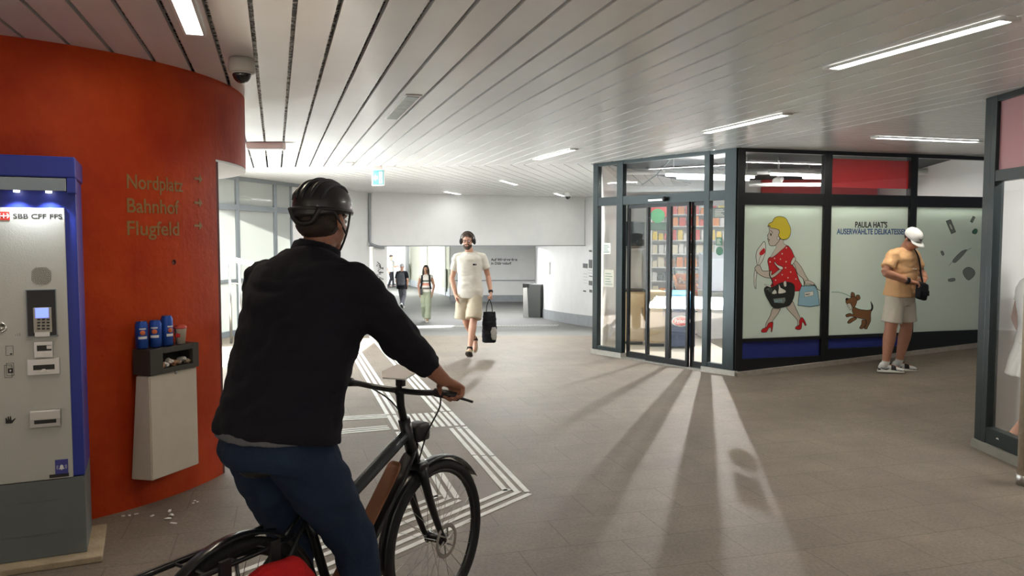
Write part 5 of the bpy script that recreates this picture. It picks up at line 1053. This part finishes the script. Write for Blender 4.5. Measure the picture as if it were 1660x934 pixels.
# ---------------------------------------------------------- man with the cap
o2 = on_floor(1456, 603); t = person('man in peach t-shirt and white cap standing by the kiosk, looking into his crossbody bag', (o2.x, o2.y, o2.z))
f2 = V((.54, -.84, 0)).normalized(); l2_ = V((0, 0, 1)).cross(f2)  # his left
def q2(a, b, z): return f2*a+l2_*b+V((0, 0, z))
SC = .985
J = dict(H=Head(q2(.125, 0, 1.585), V((.30, -.74, -.60)), (0, 0, 1)), spine=[q2(0, 0, .93), q2(.015, 0, 1.10), q2(.0, 0, 1.30), q2(.045, 0, 1.47)], lp=-l2_, ls=-l2_, bulk=1.08,
 shR=q2(.02, -.20, 1.405), elR=q2(.02, -.36, 1.20), wrR=q2(.185, -.12, 1.095), hdR=(q2(.42, .85, -.10), q2(-.2, .1, -1), 32), shL=q2(.02, .20, 1.405), elL=q2(.04, .35, 1.19), wrL=q2(.20, .165, 1.13), hdL=(q2(.25, -.90, -.12), q2(-.2, 0, -1), 38),
 hpR=q2(0, -.095, .91), knR=q2(-.02, -.150, .52), anR=q2(-.07, -.150, .095), ftR=(.94, -.34, 0), hpL=q2(0, .095, .91), knL=q2(.02, .11, .52), anL=q2(-.05, .09, .095), ftL=(.95, -.32, 0), arm=1.18, leg=1.28)
body(J, t, PM['skin2'], .006); H = J['H']; eyes(H, t, PM['eye'], PM['pupil'])
o = shirt(J, t, PM['peach'], .72, g=.022, drop=.01, r=.076, fold=.007, hem=.014, bulk=1.12, depth=1.22, sh_shape=(.165, .172, .166, .172, .178, .158)); shorts(J, t, PM['offwhite'],   .80, r0=.112, r1=.120, bulk=1.06, fold=.006)
g = BM(); c0 = q2(.178, .02, 1.245); 
for k in range(3): tube(g, [c0+l2_*(-.09+.03*k)+V((0, 0, .008*(k % 2))), c0+l2_*(-.07+.03*k)+V((0, 0, -.008)), c0+l2_*(-.058+.03*k)+V((0, 0, .01))], .0025, 5, k=2)
obj('chest_script', g, PM['cream'], o)
for s in 'LR':
    shoe(J, s, t, mat('shoe_white', (.70, .70, .68), .5), PM['rubber'], mat('shoe_black', (.012, .012, .014), .5), swoosh=M['black'], k=1.05); g = BM(); an, kn = V(J['an'+s]), V(J['kn'+s]); tube(g, [lerp(an, kn, -.08), lerp(an, kn, .12), lerp(an, kn, .17)], [.047, .045, .046], 16); obj('sock', g, PM['white'], t, True)
g = BM(); H.ell(g, (0, -.02, .030), (.082, .098, .080), 3); obj('hair', remesh(g, .006, 1), PM['hair'], t)
g = BM(); pr = [(.094, .028), (.096, .055), (.090, .085), (.070, .115), (.040, .132), (.002, .138)]; n_ = 28; rg = []
for r_, z in pr: rg.append([g.verts.new(H(r_*math.cos(2*PI*j/n_)*.95, -.012+r_*1.18*math.sin(2*PI*j/n_), z)) for j in range(n_)])
for A, Q in zip(rg, rg[1:]):
    for j in range(n_): g.faces.new((A[j], A[(j+1) % n_], Q[(j+1) % n_], Q[j]))
g.faces.new(rg[-1]); g.faces.new(rg[0][::-1]); cap = obj('cap', g, PM['white'], t, True)
g = BM(); sec = []
for i in range(9):
    a = R(-64+16*i); sec.append([H(.086*math.sin(a), -.012+.106*math.cos(a), .030), H(.092*math.sin(a), .02+.155*math.cos(a), .018-.006*abs(math.sin(a))), H(.092*math.sin(a), .02+.155*math.cos(a), .013-.006*abs(math.sin(a))), H(.086*math.sin(a), -.012+.106*math.cos(a), .022)])
vs = [[g.verts.new(p) for p in r_] for r_ in sec]
for A, Q in zip(vs, vs[1:]):
    for j in range(4): g.faces.new((A[j], A[(j+1) % 4], Q[(j+1) % 4], Q[j]))
obj('cap_peak', g, PM['white'], cap, True); g = BM(); pts = [H(-.030, .094, .080), H(-.012, .100, .066), H(.004, .101, .064), H(.032, .094, .084)]; tube(g, pts, [.0012, .004, .0055, .0012], 8, k=3); obj('cap_mark', g, M['black'], cap, True)
g = BM(); w_, e_ = V(J['wrR']), V(J['elR']); tube(g, [lerp(w_, e_, .04), lerp(w_, e_, .18)], [.037, .038], 16); ell(g, lerp(w_, e_, .11)+V((0, -.02, .026)), (.022, .022, .012)); obj('wrist_watch', g, M['black'], t, True)
bg = q2(.235, .045, .985); t2 = thing('crossbody_bag', 'small black crossbody bag with strap worn by the man with the cap', 'bag', loc=(o2.x+bg.x, o2.y+bg.y, o2.z+bg.z), rotz=math.atan2(l2_.y, l2_.x))
g = BM(); sections(g, [((0, 0, z), V((1, 0, 0)), a, V((0, 1, 0)), b_) for z, a, b_ in ((-.105, .070, .020), (-.095, .092, .036), (0, .102, .042), (.075, .098, .036), (.095, .085, .022))], 24, 3.2); bb = remesh(g, .006, 2, .004, (12, 12, 12), 8)
for v_ in bb.vertices: v_.co = Matrix.Rotation(R(12), 3, 'Y') @ v_.co
o = obj('pouch', bb, PM['blackc'], t2); g = BM(); box(g, -.07, .07, -.052, -.035, -.06, .0, .006); obj('front_pocket', g, PM['blackc'], t2)
ch = lambda a, b, z: (lambda w_: V(((w_-bg).dot(l2_), -(w_-bg).dot(f2), w_.z-bg.z)))(q2(a, b, z))
g = BM(); tube(g, [V((.02, 0, .08)), ch(.218, .045, 1.17), ch(.198, .055, 1.28), ch(.160, .075, 1.39), ch(.09, .10, 1.475), ch(.02, .10, 1.492)], .019, 8, k=4, flat=.22, up=(0, -1, 0)); obj('strap', g, PM['blackc'], t2, True)
# ---------------------------------------------------------- walkers in the passage
def walker(label, loc, rotz, h=1.7, stride=.28, sw=.16, skinm='skin3', elbow=.03, bulk=.92, vox=.010, hands=None, lift=.12):
    k = h/1.75; t = person(label, loc, rotz); z = lambda a: a*k
    J = dict(H=Head((0, -.03, z(1.635)), (0, -1, -.05), k=k), spine=[(0, 0, z(.94)), (0, -.01, z(1.09)), (0, 0, z(1.29)), (0, .01, z(1.465))], lp=(-1, .1, 0), ls=(-1, -.1, 0), bulk=bulk, leg=.95,
     shR=(-.165*k, .0, z(1.40)), elR=(-.21*k-elbow, sw*.5+.03, z(1.12)), wrR=(-.20*k, sw*.5-.08, z(.88)), hdR=((0, -.2, -1), (1, 0, 0), 20), shL=(.165*k, 0, z(1.40)), elL=(.21*k+elbow, -sw*.5+.05, z(1.12)), wrL=(.20*k, -sw*.6-.04, z(.88)), hdL=((0, -.2, -1), (-1, 0, 0), 20),
     hpR=(-.08*k, 0, z(.91)), knR=(-.07*k, -.06, z(.50)), anR=(-.05*k, stride, z(.10)+lift), ftR=(0, -.8, -.5 if lift > .05 else -.1), hpL=(.08*k, 0, z(.91)), knL=(.07*k, -stride*.55, z(.50)), anL=(.05*k, -stride, z(.095)), ftL=(0, -1, .05))
    if hands: J.update(hands)
    body(J, t, PM[skinm], vox, k); return t, J, k
p = on_floor(691, 521.5); t, J, k = walker('woman in striped top and pale green trousers walking towards the camera on the ramp', (p.x, p.y, p.z), R(2), 1.66, .20, .10, bulk=.86, lift=.05)
H = J['H']; eyes(H, t, PM['eye'], PM['pupil'])
g = BM(); H.ell(g, (0, -.022, .045), (.084, .098, .088), 3)
for s_ in (-1, 1): tube(g, [H(s_*.062, .02, .05), H(s_*.082, .0, -.03), H(s_*.085, .005, -.14), H(s_*.085, .035, -.26)], [.024, .026, .032, .018], 10, k=3, round_caps=True)
H.ell(g, (0, -.06, -.08), (.08, .045, .13), 3); obj('hair', remesh(g, .009, 2), PM['hair'], t)
def stripes(cols):
    m = mat('striped_knit', (1, 1, 1), .85, bump=.2, bscale=150); nt = m.node_tree; b = nt.nodes['Principled BSDF']; tc = nt.nodes.new('ShaderNodeTexCoord'); sp = nt.nodes.new('ShaderNodeSeparateXYZ'); mr = nt.nodes.new('ShaderNodeMapRange'); r = nt.nodes.new('ShaderNodeValToRGB')
    mr.inputs[1].default_value = .90; mr.inputs[2].default_value = 1.40; r.color_ramp.interpolation = 'CONSTANT'; e = r.color_ramp.elements
    while len(e) < len(cols): e.new(.5)
    for q, (p_, c) in zip(e, cols): q.position = p_; q.color = (*c, 1)
    L = nt.links.new; L(tc.outputs['Object'], sp.inputs[0]); L(sp.outputs['Z'], mr.inputs[0]); L(mr.outputs[0], r.inputs[0]); L(r.outputs[0], b.inputs['Base Color']); return m
wc, dk, og, gr = (.70, .66, .60), (.06, .05, .05), (.55, .16, .07), (.10, .16, .12)
shirt(J, t, stripes([(0, wc), (.10, (.30, .27, .22)), (.16, dk), (.22, wc), (.32, (.72, .42, .36)), (.40, og), (.48, wc), (.56, gr), (.62, dk), (.66, wc)]), .12, g=.008, drop=-.03, r=.055, bulk=.86, fold=.003, k=k, name='striped_top', hem=0)
trousers(J, t, PM['green'], rs=(.092, .094, .086, .086, .088, .096), bulk=.90, end=.97)
for s in 'LR': shoe(J, s, t, PM['tan'], PM['rubber'], k=.92)
t2 = thing('backpack', 'dark backpack on the woman in the striped top, straps over her shoulders', 'backpack', loc=(p.x, p.y, p.z), rotz=R(2)); g = BM(); box(g, -.13, .13, .13, .25, 1.0*k, 1.38*k, .04); obj('pack', g, PM['blackc'], t2, True)
for s_ in (-1, 1): g = BM(); tube(g, [(s_*.10, .14, 1.36*k), (s_*.105, .0, 1.455*k), (s_*.11, -.12, 1.36*k), (s_*.125, -.14, 1.15*k), (s_*.15, -.04, 1.03*k), (s_*.12, .15, 1.0*k)], .026, 8, k=3, flat=.4); obj('strap', g, PM['blackc'], t2, True)
t2 = thing('phone_pouch', 'small black pouch hanging at the hip of the woman in the striped top', 'pouch', loc=(p.x-.12, p.y-.17, p.z+.80)); g = BM(); box(g, -.035, .035, -.02, .02, 0, .17, .01); obj('pouch_body', g, M['black'], t2); g = BM(); tube(g, [(0, 0, .17), (.0, .02, .22)], .006, 6); obj('clip', g, M['black'], t2)
p = on_floor(652, 501); t, J, k = walker('person in dark t-shirt and grey trousers with a pale cap walking away down the passage', (p.x, p.y, p.z), R(176), 1.70, .30, .16, 'skin1')
H = J['H']; g = BM(); H.ell(g, (0, -.015, .05), (.086, .10, .080), 3); cap = obj('cap', g, cloth('pale_grey_cap', (.50, .50, .50)), t, True); g = BM(); H.ell(g, (0, .09, .035), (.06, .06, .008)); obj('cap_peak', g, cloth('pale_grey_peak', (.5, .5, .5)), cap, True)
shirt(J, t, PM['blackc'], .75, g=.03, drop=.16, r=.072, bulk=1.0, fold=.005, k=k); trousers(J, t, PM['grey'], rs=(.095, .09, .078, .076, .070, .072))
for s in 'LR': shoe(J, s, t, mat('trainer_white_'+s, (.7, .7, .7), .6), M['black'] if s == 'R' else PM['rubber'], k=1)
t2 = thing('backpack', 'large grey backpack slung on the person walking away', 'backpack', loc=(p.x, p.y, p.z), rotz=R(176)); g = BM(); sections(g, [((0, .21, z*k), (1, 0, 0), a, (0, 1, 0), b_) for z, a, b_ in ((.92, .13, .05), (.97, .165, .085), (1.10, .17, .10), (1.28, .15, .08), (1.40, .11, .06), (1.44, .06, .04))], 20, 2.6); obj('pack', remesh(g, .012, 2, .008, (6, 6, 6), 2), PM['dgrey'], t2)
for s_ in (-1, 1): g = BM(); tube(g, [(s_*.08, .18, 1.38*k), (s_*.10, .0, 1.47*k), (s_*.11, -.13, 1.34*k), (s_*.15, -.10, 1.10*k), (s_*.15, .15, 1.02*k)], .024, 8, k=3, flat=.4); obj('strap', g, PM['dgrey'], t2, True)
p = on_floor(634, 466); t, J, k = walker('distant dark-haired man in a patterned white shirt at the far end of the passage', (p.x, p.y, p.z), R(60), 1.78, .12, .2, lift=0, hands=dict(elL=(.23, -.10, 1.12), wrL=(.15, -.30, 1.18), hdL=((-.2, -1, .1), (0, 0, -1), 40)))
H = J['H']; g = BM(); H.ell(g, (0, -.02, .05), (.086, .10, .086), 3); H.ell(g, (0, .05, .09), (.06, .04, .03)); obj('hair', remesh(g, .01, 1), PM['hair'], t)
pm = mat('patterned_shirt', (.72, .72, .68), .8, var=.1, vscale=22, var_col=(.12, .12, .10)); shirt(J, t, pm, .8, g=.022, r=.07, fold=.004); trousers(J, t, PM['blackc'])
for s in 'LR': shoe(J, s, t, M['black'], M['black'])
# figure added behind the glass in place of a woman's reflection, only her legs and skirt reach into the picture
t, J, k = walker('person in a white skirt behind the shop glass at the right edge, standing in for a reflection', (4.05, 6.08, .0), R(84), 1.66, .17, .04, 'skin1', bulk=.85, lift=.07, vox=.008)
J2 = J; g = BM(); P = V(J['spine'][0]); sections(g, [(P+V((0, 0, z)), (1, 0, 0), a, (0, 1, 0), b_) for z, a, b_ in ((.10, .13, .10), (0, .17, .13), (-.12, .19, .16), (-.26, .22, .19))], 28, 2.1); obj('skirt', remesh(g, .009, 2, .012, (14, 14, 2), 3), PM['white'], t)
shirt(J, t, PM['white'], .5, g=.010, drop=.02, r=.058, bulk=.86, fold=.003, k=k)
g = BM(); H = J['H']; H.ell(g, (0, -.022, .045), (.084, .10, .088), 3); H.ell(g, (0, -.06, -.05), (.07, .045, .10), 3); obj('hair', remesh(g, .009, 2), PM['brown'], t)
for s in 'LR': shoe(J, s, t, PM['tan'], PM['rubber'], k=.9)
# ============================================================ bicycle and rider (x forward, y left)
BX = math.atan2(.857, .515); BL = (-.91, 2.52, 0)
M['bikeframe'] = mat('bike_black_metal', (.014, .016, .018), .35, metal=.4, coat=.4); M['tyre'] = mat('tyre', (.012, .012, .012), .8, bump=.3, bscale=200); M['cover'] = mat('battery_brown', (.20, .075, .03), .5); M['toptube'] = mat('toptube_grey', (.05, .06, .07), .25, metal=.4)
t = thing('bicycle', 'black electric city bicycle ridden from left to right', 'bicycle', loc=BL, rotz=BX)
def wheel(x, label):
    c = V((x, 0, .35)); g = BM(); ring = [c+V((.328*math.cos(a), 0, .328*math.sin(a))) for a in [2*PI*i/64 for i in range(65)]]; tube(g, ring, .0225, 12, cap=False, up=(0, 1, 0)); wo = obj('wheel', g, M['tyre'], t, True)
    g = BM(); tube(g, [c+V((.302*math.cos(a), 0, .302*math.sin(a))) for a in [2*PI*i/64 for i in range(65)]], .012, 8, cap=False, up=(0, 1, 0)); obj('rim', g, M['bikeframe'], wo, True)
    g = BM()
    for i in range(32):
        a = 2*PI*i/32; s_ = 1 if i % 2 else -1; a2 = a+s_*.9*(1 if i % 4 < 2 else -1)*.35
        tube(g, [c+V((.025*math.cos(a2), s_*.032, .025*math.sin(a2))), c+V((.296*math.cos(a), 0, .296*math.sin(a)))], .0011, 5)
    obj('spokes', g, M['steel'], wo); g = BM(); lathe(g, [(.012, -.055), (.028, -.04), (.020, -.03), (.020, .03), (.028, .04), (.012, .055)], 20, c=c, axis=(0, 1, 0)); obj('hub', g, M['bikeframe'], wo, True)
    g = BM(); tube(g, [c+V((.068*math.cos(a), -.061, .068*math.sin(a))) for a in [2*PI*i/32 for i in range(33)]], .010, 8, cap=False, flat=.12, up=(0, 1, 0))
    for i in range(6): a = 2*PI*i/6; tube(g, [c+V((.02*math.cos(a), -.061, .02*math.sin(a))), c+V((.06*math.cos(a+.4), -.061, .06*math.sin(a+.4)))], .004, 5)
    obj('brake_disc', g, M['steel'], wo); return wo
wheel(1.10, 'front'); wheel(0, 'rear')
def fender(x, a0, a1, w_=.030):
    g = BM(); rg = []
    for i in range(25):
        a = R(a0+(a1-a0)*i/24); rg.append([g.verts.new((x+r*math.cos(a), y, .35+r*math.sin(a))) for y, r in ((-w_, .362), (-w_*.5, .372), (w_*.5, .372), (w_, .362), (w_*.5, .368), (-w_*.5, .368))])
    for A, Q in zip(rg, rg[1:]):
        for j in range(6): g.faces.new((A[j], A[(j+1) % 6], Q[(j+1) % 6], Q[j]))
    g.faces.new(rg[0][::-1]); g.faces.new(rg[-1]); return obj('mudguard', g, M['bikeframe'], t, True)
fender(1.10, 35, 185); fender(0, 15, 200)
tb = lambda pts, r, **k: tube(BM(), pts, r, 14, **k)
BBk = V((.46, 0, .29)); HT, HB = V((.885, 0, .93)), V((.955, 0, .73))
g = tb([HT, HB], .026); obj('head_tube', g, M['bikeframe'], t, True)
g = BM(); sections(g, [(lerp(HB+V((-.02, 0, .05)), BBk, a), (0, 1, 0), w_, (.55, 0, .83), h_) for a, w_, h_ in ((0, .028, .045), (.12, .036, .070), (.85, .038, .070), (1, .034, .05))], 20, 3); obj('down_tube', g, M['bikeframe'], t, True)
g = BM(); sections(g, [(lerp(HB+V((-.055, 0, .10)), BBk+V((-.02, 0, .05)), a), (0, 1, 0), .037, (.55, 0, .83), .040) for a in (.20, .25, .88, .93)], 20, 3); obj('battery', g, M['cover'], t, True)
g = tb([HT+V((-.0, 0, -.07)), V((.55, 0, .70)), V((.335, 0, .62))], .026, k=3); obj('top_tube', g, M['toptube'], t, True)
g = tb([BBk, V((.29, 0, .80))], .018); obj('seat_tube', g, M['bikeframe'], t, True)
for s in (-1, 1):
    g = tb([BBk+V((0, s*.03, 0)), V((.2, s*.055, .31)), V((0, s*.065, .35))], .011, k=3); obj('chain_stay', g, M['bikeframe'], t, True); g = tb([V((.32, s*.02, .70)), V((.12, s*.05, .50)), V((0, s*.065, .35))], .009, k=3); obj('seat_stay', g, M['bikeframe'], t, True)
    g = tb([HB+V((0, s*.04, -.02)), V((.99, s*.048, .58)), V((1.06, s*.05, .42)), V((1.10, s*.05, .35))], [.020, .018, .014, .012], k=3); obj('fork_leg', g, M['bikeframe'], t, True)
g = BM(); box(g, .925, .985, -.055, .055, .70, .735, .01); obj('fork_crown', g, M['bikeframe'], t, True)
g = BM(); tube(g, [(.29, 0, .78), (.262, 0, .90)], .015, 12); obj('seat_post', g, M['steel'], t, True)
g = BM(); sections(g, [(V((x, 0, z)), (0, 1, 0), w_, (0, 0, 1), h_) for x, z, w_, h_ in ((.06, .915, .04, .02), (.09, .92, .085, .028), (.17, .918, .08, .026), (.27, .915, .035, .022), (.36, .912, .022, .018), (.375, .91, .012, .01))], 18, 2.4); obj('saddle', remesh(g, .007, 3), M['black'], t)
g = BM(); lathe(g, [(.055, -.045), (.065, -.03), (.065, .03), (.055, .045)], 24, c=BBk, axis=(0, 1, 0)); obj('motor', g, M['black'], t, True)
for s, dx, dz in ((-1, .06, -.155), (1, -.02, -.165)):
    c = BBk; e_ = c+V((dx, 0, dz)); g = BM(); tube(g, [c+V((0, s*.07, 0)), e_+V((0, s*.085, 0))], .011, 10); ck = obj('crank', g, M['bikeframe'], t, True); g = BM(); box(g, e_.x-.05, e_.x+.05, e_.y+s*.135-.045, e_.y+s*.135+.045, e_.z-.011, e_.z+.011, .004); obj('pedal', g, M['black'], ck)
g = BM(); tube(g, [BBk+V((0, -.055, .085)), V((0, -.055, .39))], .004, 6); tube(g, [BBk+V((0, -.055, -.085)), V((0, -.055, .31))], .004, 6); lathe(g, [(.05, -.002), (.09, -.002), (.09, .002), (.05, .002)], 30, c=BBk+V((0, -.055, 0)), axis=(0, 1, 0)); obj('chain', g, M['steel'], t)
g = BM(); tube(g, [HT, HT+V((-.02, 0, .06)), V((.86, 0, 1.04)), V((.845, 0, 1.065))], [.017, .017, .018, .02], 12, k=2); obj('stem', g, M['bikeframe'], t, True)
g = BM(); tube(g, [(.80, .32, 1.075), (.815, .24, 1.078), (.845, .12, 1.062), (.85, 0, 1.058), (.845, -.12, 1.062), (.815, -.24, 1.078), (.80, -.32, 1.075)], .0125, 12, k=4); hb = obj('handlebar', g, M['bikeframe'], t, True)
for s in (-1, 1):
    g = BM(); tube(g, [(.80, s*.335, 1.075), (.812, s*.22, 1.079)], .018, 14); obj('grip', g, M['black'], hb, True)
    g = BM(); tube(g, [(.835, s*.19, 1.07), (.885, s*.23, 1.055), (.895, s*.30, 1.045), (.888, s*.345, 1.04)], [.008, .007, .006, .005], 8, k=3); obj('brake_lever', g, M['bikeframe'], hb, True)
    g = BM(); tube(g, [(.87, s*.20, 1.06), (.96, s*.13, .98), (.98, s*.05, .86), (.95, s*.03, .75)], .0035, 7, k=4); obj('brake_cable', g, M['black'], hb, True)
g = BM(); box(g, .855, .875, -.018, .018, 1.075, 1.11); obj('display_bracket', g, M['black'], hb)
g = BM(); box(g, .93, 1.02, -.04, .04, .82, .90, .018); o = obj('front_lamp', g, M['black'], t, True); g = BM(); ell(g, (1.02, 0, .86), (.012, .03, .03)); obj('lamp_lens', g, M['chrome'], o, True)
# rear rack
g = BM()
for s in (-1, 1): tube(g, [(.22, s*.045, .66), (.10, s*.075, .665), (-.36, s*.075, .665)], .008, 8, k=3); tube(g, [(-.28, s*.075, .665), (-.02, s*.07, .36)], .006, 8); tube(g, [(-.05, s*.075, .665), (.0, s*.07, .36)], .006, 8)
for x in (.08, -.04, -.16, -.28): tube(g, [(x, -.075, .665), (x, .075, .665)], .006, 8)
tube(g, [(-.36, -.075, .665), (-.38, 0, .665), (-.36, .075, .665)], .008, 8, k=3); obj('rear_rack', g, M['bikeframe'], t, True)
g = BM(); box(g, -.40, .2, .082, .094, .655, .675, .003); obj('rack_bar', g, M['bikeframe'], t)
lt = Matrix.Translation(V(BL)) @ Matrix.Rotation(BX, 4, 'Z')
def bike_pt(x, y, z): return lt @ V((x, y, z))
p = bike_pt(.86, .0, 1.112); t2 = thing('handlebar_map', 'white sheet lying in a holder on the middle of the handlebar', 'sheet', loc=p+V((0, 0, .02)), rotz=BX); t2.rotation_euler = (0, R(-16), BX); g = BM(); prism(g, [(-.06, -.075), (.04, -.085), (.075, -.05), (.06, .06), (-.02, .08), (-.07, .035)], 0, .006, 'xy'); obj('sheet', g, mat('paper_white', (.95, .95, .95), .6), t2)
t2 = thing('red_pannier', 'red bag hanging on the rear rack of the bicycle', 'bag', loc=bike_pt(0, 0, 0), rotz=BX); g = BM(); sections(g, [((x, -.150, z), (0, 1, 0), w_, (0, 0, 1), h_) for x, w_, z, h_ in ((-.20, .03, .47, .10), (-.16, .055, .47, .15), (.0, .062, .49, .165), (.13, .058, .48, .16), (.19, .04, .46, .12), (.21, .02, .45, .08))], 20, 2.6); obj('pannier_body', remesh(g, .008, 2, .008, (6, 6, 6), 3), cloth('red_fabric', (.52, .012, .014)), t2); 
for x in (-.12, .08): obj('hook', B(x, x+.04, -.09, -.076, .58, .69), M['black'], t2)
# rider
t = person('cyclist in a black jacket, jeans and dark helmet riding past, seen from behind', BL, BX)
J = dict(H=Head((.435, 0, 1.757), (1, .16, -.06), k=1.04), spine=[(.19, 0, 1.00), (.23, 0, 1.17), (.33, 0, 1.42), (.40, 0, 1.625)], lp=(0, -1, 0), ls=(0, -1, 0), bulk=1.1,
 shR=(.355, -.215, 1.535), elR=(.565, -.275, 1.295), wrR=(.735, -.315, 1.150), hdR=((.80, -.10, -.42), (-.35, 0, -.93), 50), shL=(.355, .225, 1.535), elL=(.50, .39, 1.30), wrL=(.735, .315, 1.150), hdL=((.80, .10, -.42), (-.35, 0, -.93), 50),
 hpR=(.20, -.10, .96), knR=(.44, -.12, .58), anR=(.50, -.145, .235), ftR=(1, -.05, 0), hpL=(.20, .10, .96), knL=(.37, .125, .57), anL=(.41, .145, .225), ftL=(1, .05, 0), arm=1.08, leg=1.1)
body(J, t, skin('skin_rider', (.36, .16, .10)), .0055); H = J['H']; eyes(H, t, PM['eye'], PM['pupil'])
o = shirt(J, t, PM['jacket'], 1.62, vox=.009, g=.038, drop=-.075, bulk=1.16, depth=1.15, r=.082, fold=.012, hem=.02, name='jacket', seed=9, sh_shape=(.158, .165, .170, .185, .190, .160))
g = BM(); tube(g, [V(J['spine'][3])-V((.03, 0, .05)), V(J['spine'][3])+V((.0, 0, .035))], [.100, .086], 20); obj('collar', remesh(g, .008, 2), PM['jacket'], t)
g = BM(); P = V(J['spine'][0]); sections(g, [(P+V((dx, 0, z)), (0, 1, 0), a, (1, 0, 0), b_) for z, dx, a, b_ in ((.015, -.012, .212, .164), (.065, .0, .212, .160))], 26, 2.2); obj('white_undershirt', remesh(g, .009, 1, .006, (8, 8, 8), 3), PM['grey'], t)
trousers(J, t, PM['navy'], name='jeans', rs=(.122, .112, .088, .086, .076, .078), bulk=1.18, fold=.010, vox=.009, top=.10, end=.93)
for s in 'LR': shoe(J, s, t, mat('rider_shoe_'+s, (.05, .05, .05), .6), M['black'], k=1.04)
g = BM(); H.ell(g, (0, -.040, -.015), (.076, .075, .062), 3); H.ell(g, (0, -.02, .03), (.080, .095, .08), 3); obj('hair', remesh(g, .006, 2, .002, (60, 60, 60), 2), PM['hair'], t)
# helmet: shell with vents, straps
g = BM(); n_ = 40; rg = []
for i, (a) in enumerate((-12, -4, 6, 18, 32, 46, 60, 74, 86)):
    a = R(a); r_ = math.cos(a) if a > 0 else 1.0
    rg.append([g.verts.new(H(.094*r_*math.cos(2*PI*j/n_)*(1.0), -.008+.122*r_*math.sin(2*PI*j/n_), .040+.098*math.sin(a)-(.02*max(0, -math.sin(2*PI*j/n_)) if a < .05 else 0))) for j in range(n_)])
for A, Q in zip(rg, rg[1:]):
    for j in range(n_): g.faces.new((A[j], A[(j+1) % n_], Q[(j+1) % n_], Q[j]))
g.faces.new(rg[-1]); g.faces.new(rg[0][::-1]); hm = obj('helmet', g, mat('helmet_black', (.010, .010, .012), .35, coat=.2), t, True)
g = BM()
for k in range(-2, 3):
    pts = []
    for i in range(9): a = R(14+14.5*i); xk = k*.030; sk = math.sqrt(1-(xk/.094)**2); pts.append(H(xk, -.008-.123*math.cos(a)*sk, .040+.0985*math.sin(a)*sk))
    tube(g, pts, [.003]+[.0065]*7+[.003], 8, k=3)
obj('helmet_ridge', g, mat('helmet_dark_grey', (.018, .020, .026), .4), hm, True)
g = BM(); tube(g, [H(.089*math.cos(a), -.008+.117*math.sin(a), .028) for a in [2*PI*i/36 for i in range(37)]], .008, 8, cap=False); tube(g, [H(-.06, -.11, .03), H(-.03, -.112, -.018), H(.03, -.112, -.018), H(.06, -.11, .03)], .010, 8, k=3); obj('helmet_rim', g, M['black'], hm, True)
g = BM()
for s in (-1, 1): tube(g, [H(s*.088, .03, .03), H(s*.080, .02, -.05), H(s*.04, .03, -.118), H(0, .04, -.122)], .004, 6, k=3); tube(g, [H(s*.085, -.06, .02), H(s*.080, .018, -.05)], .004, 6, k=2)
obj('helmet_strap', g, M['black'], hm, True)
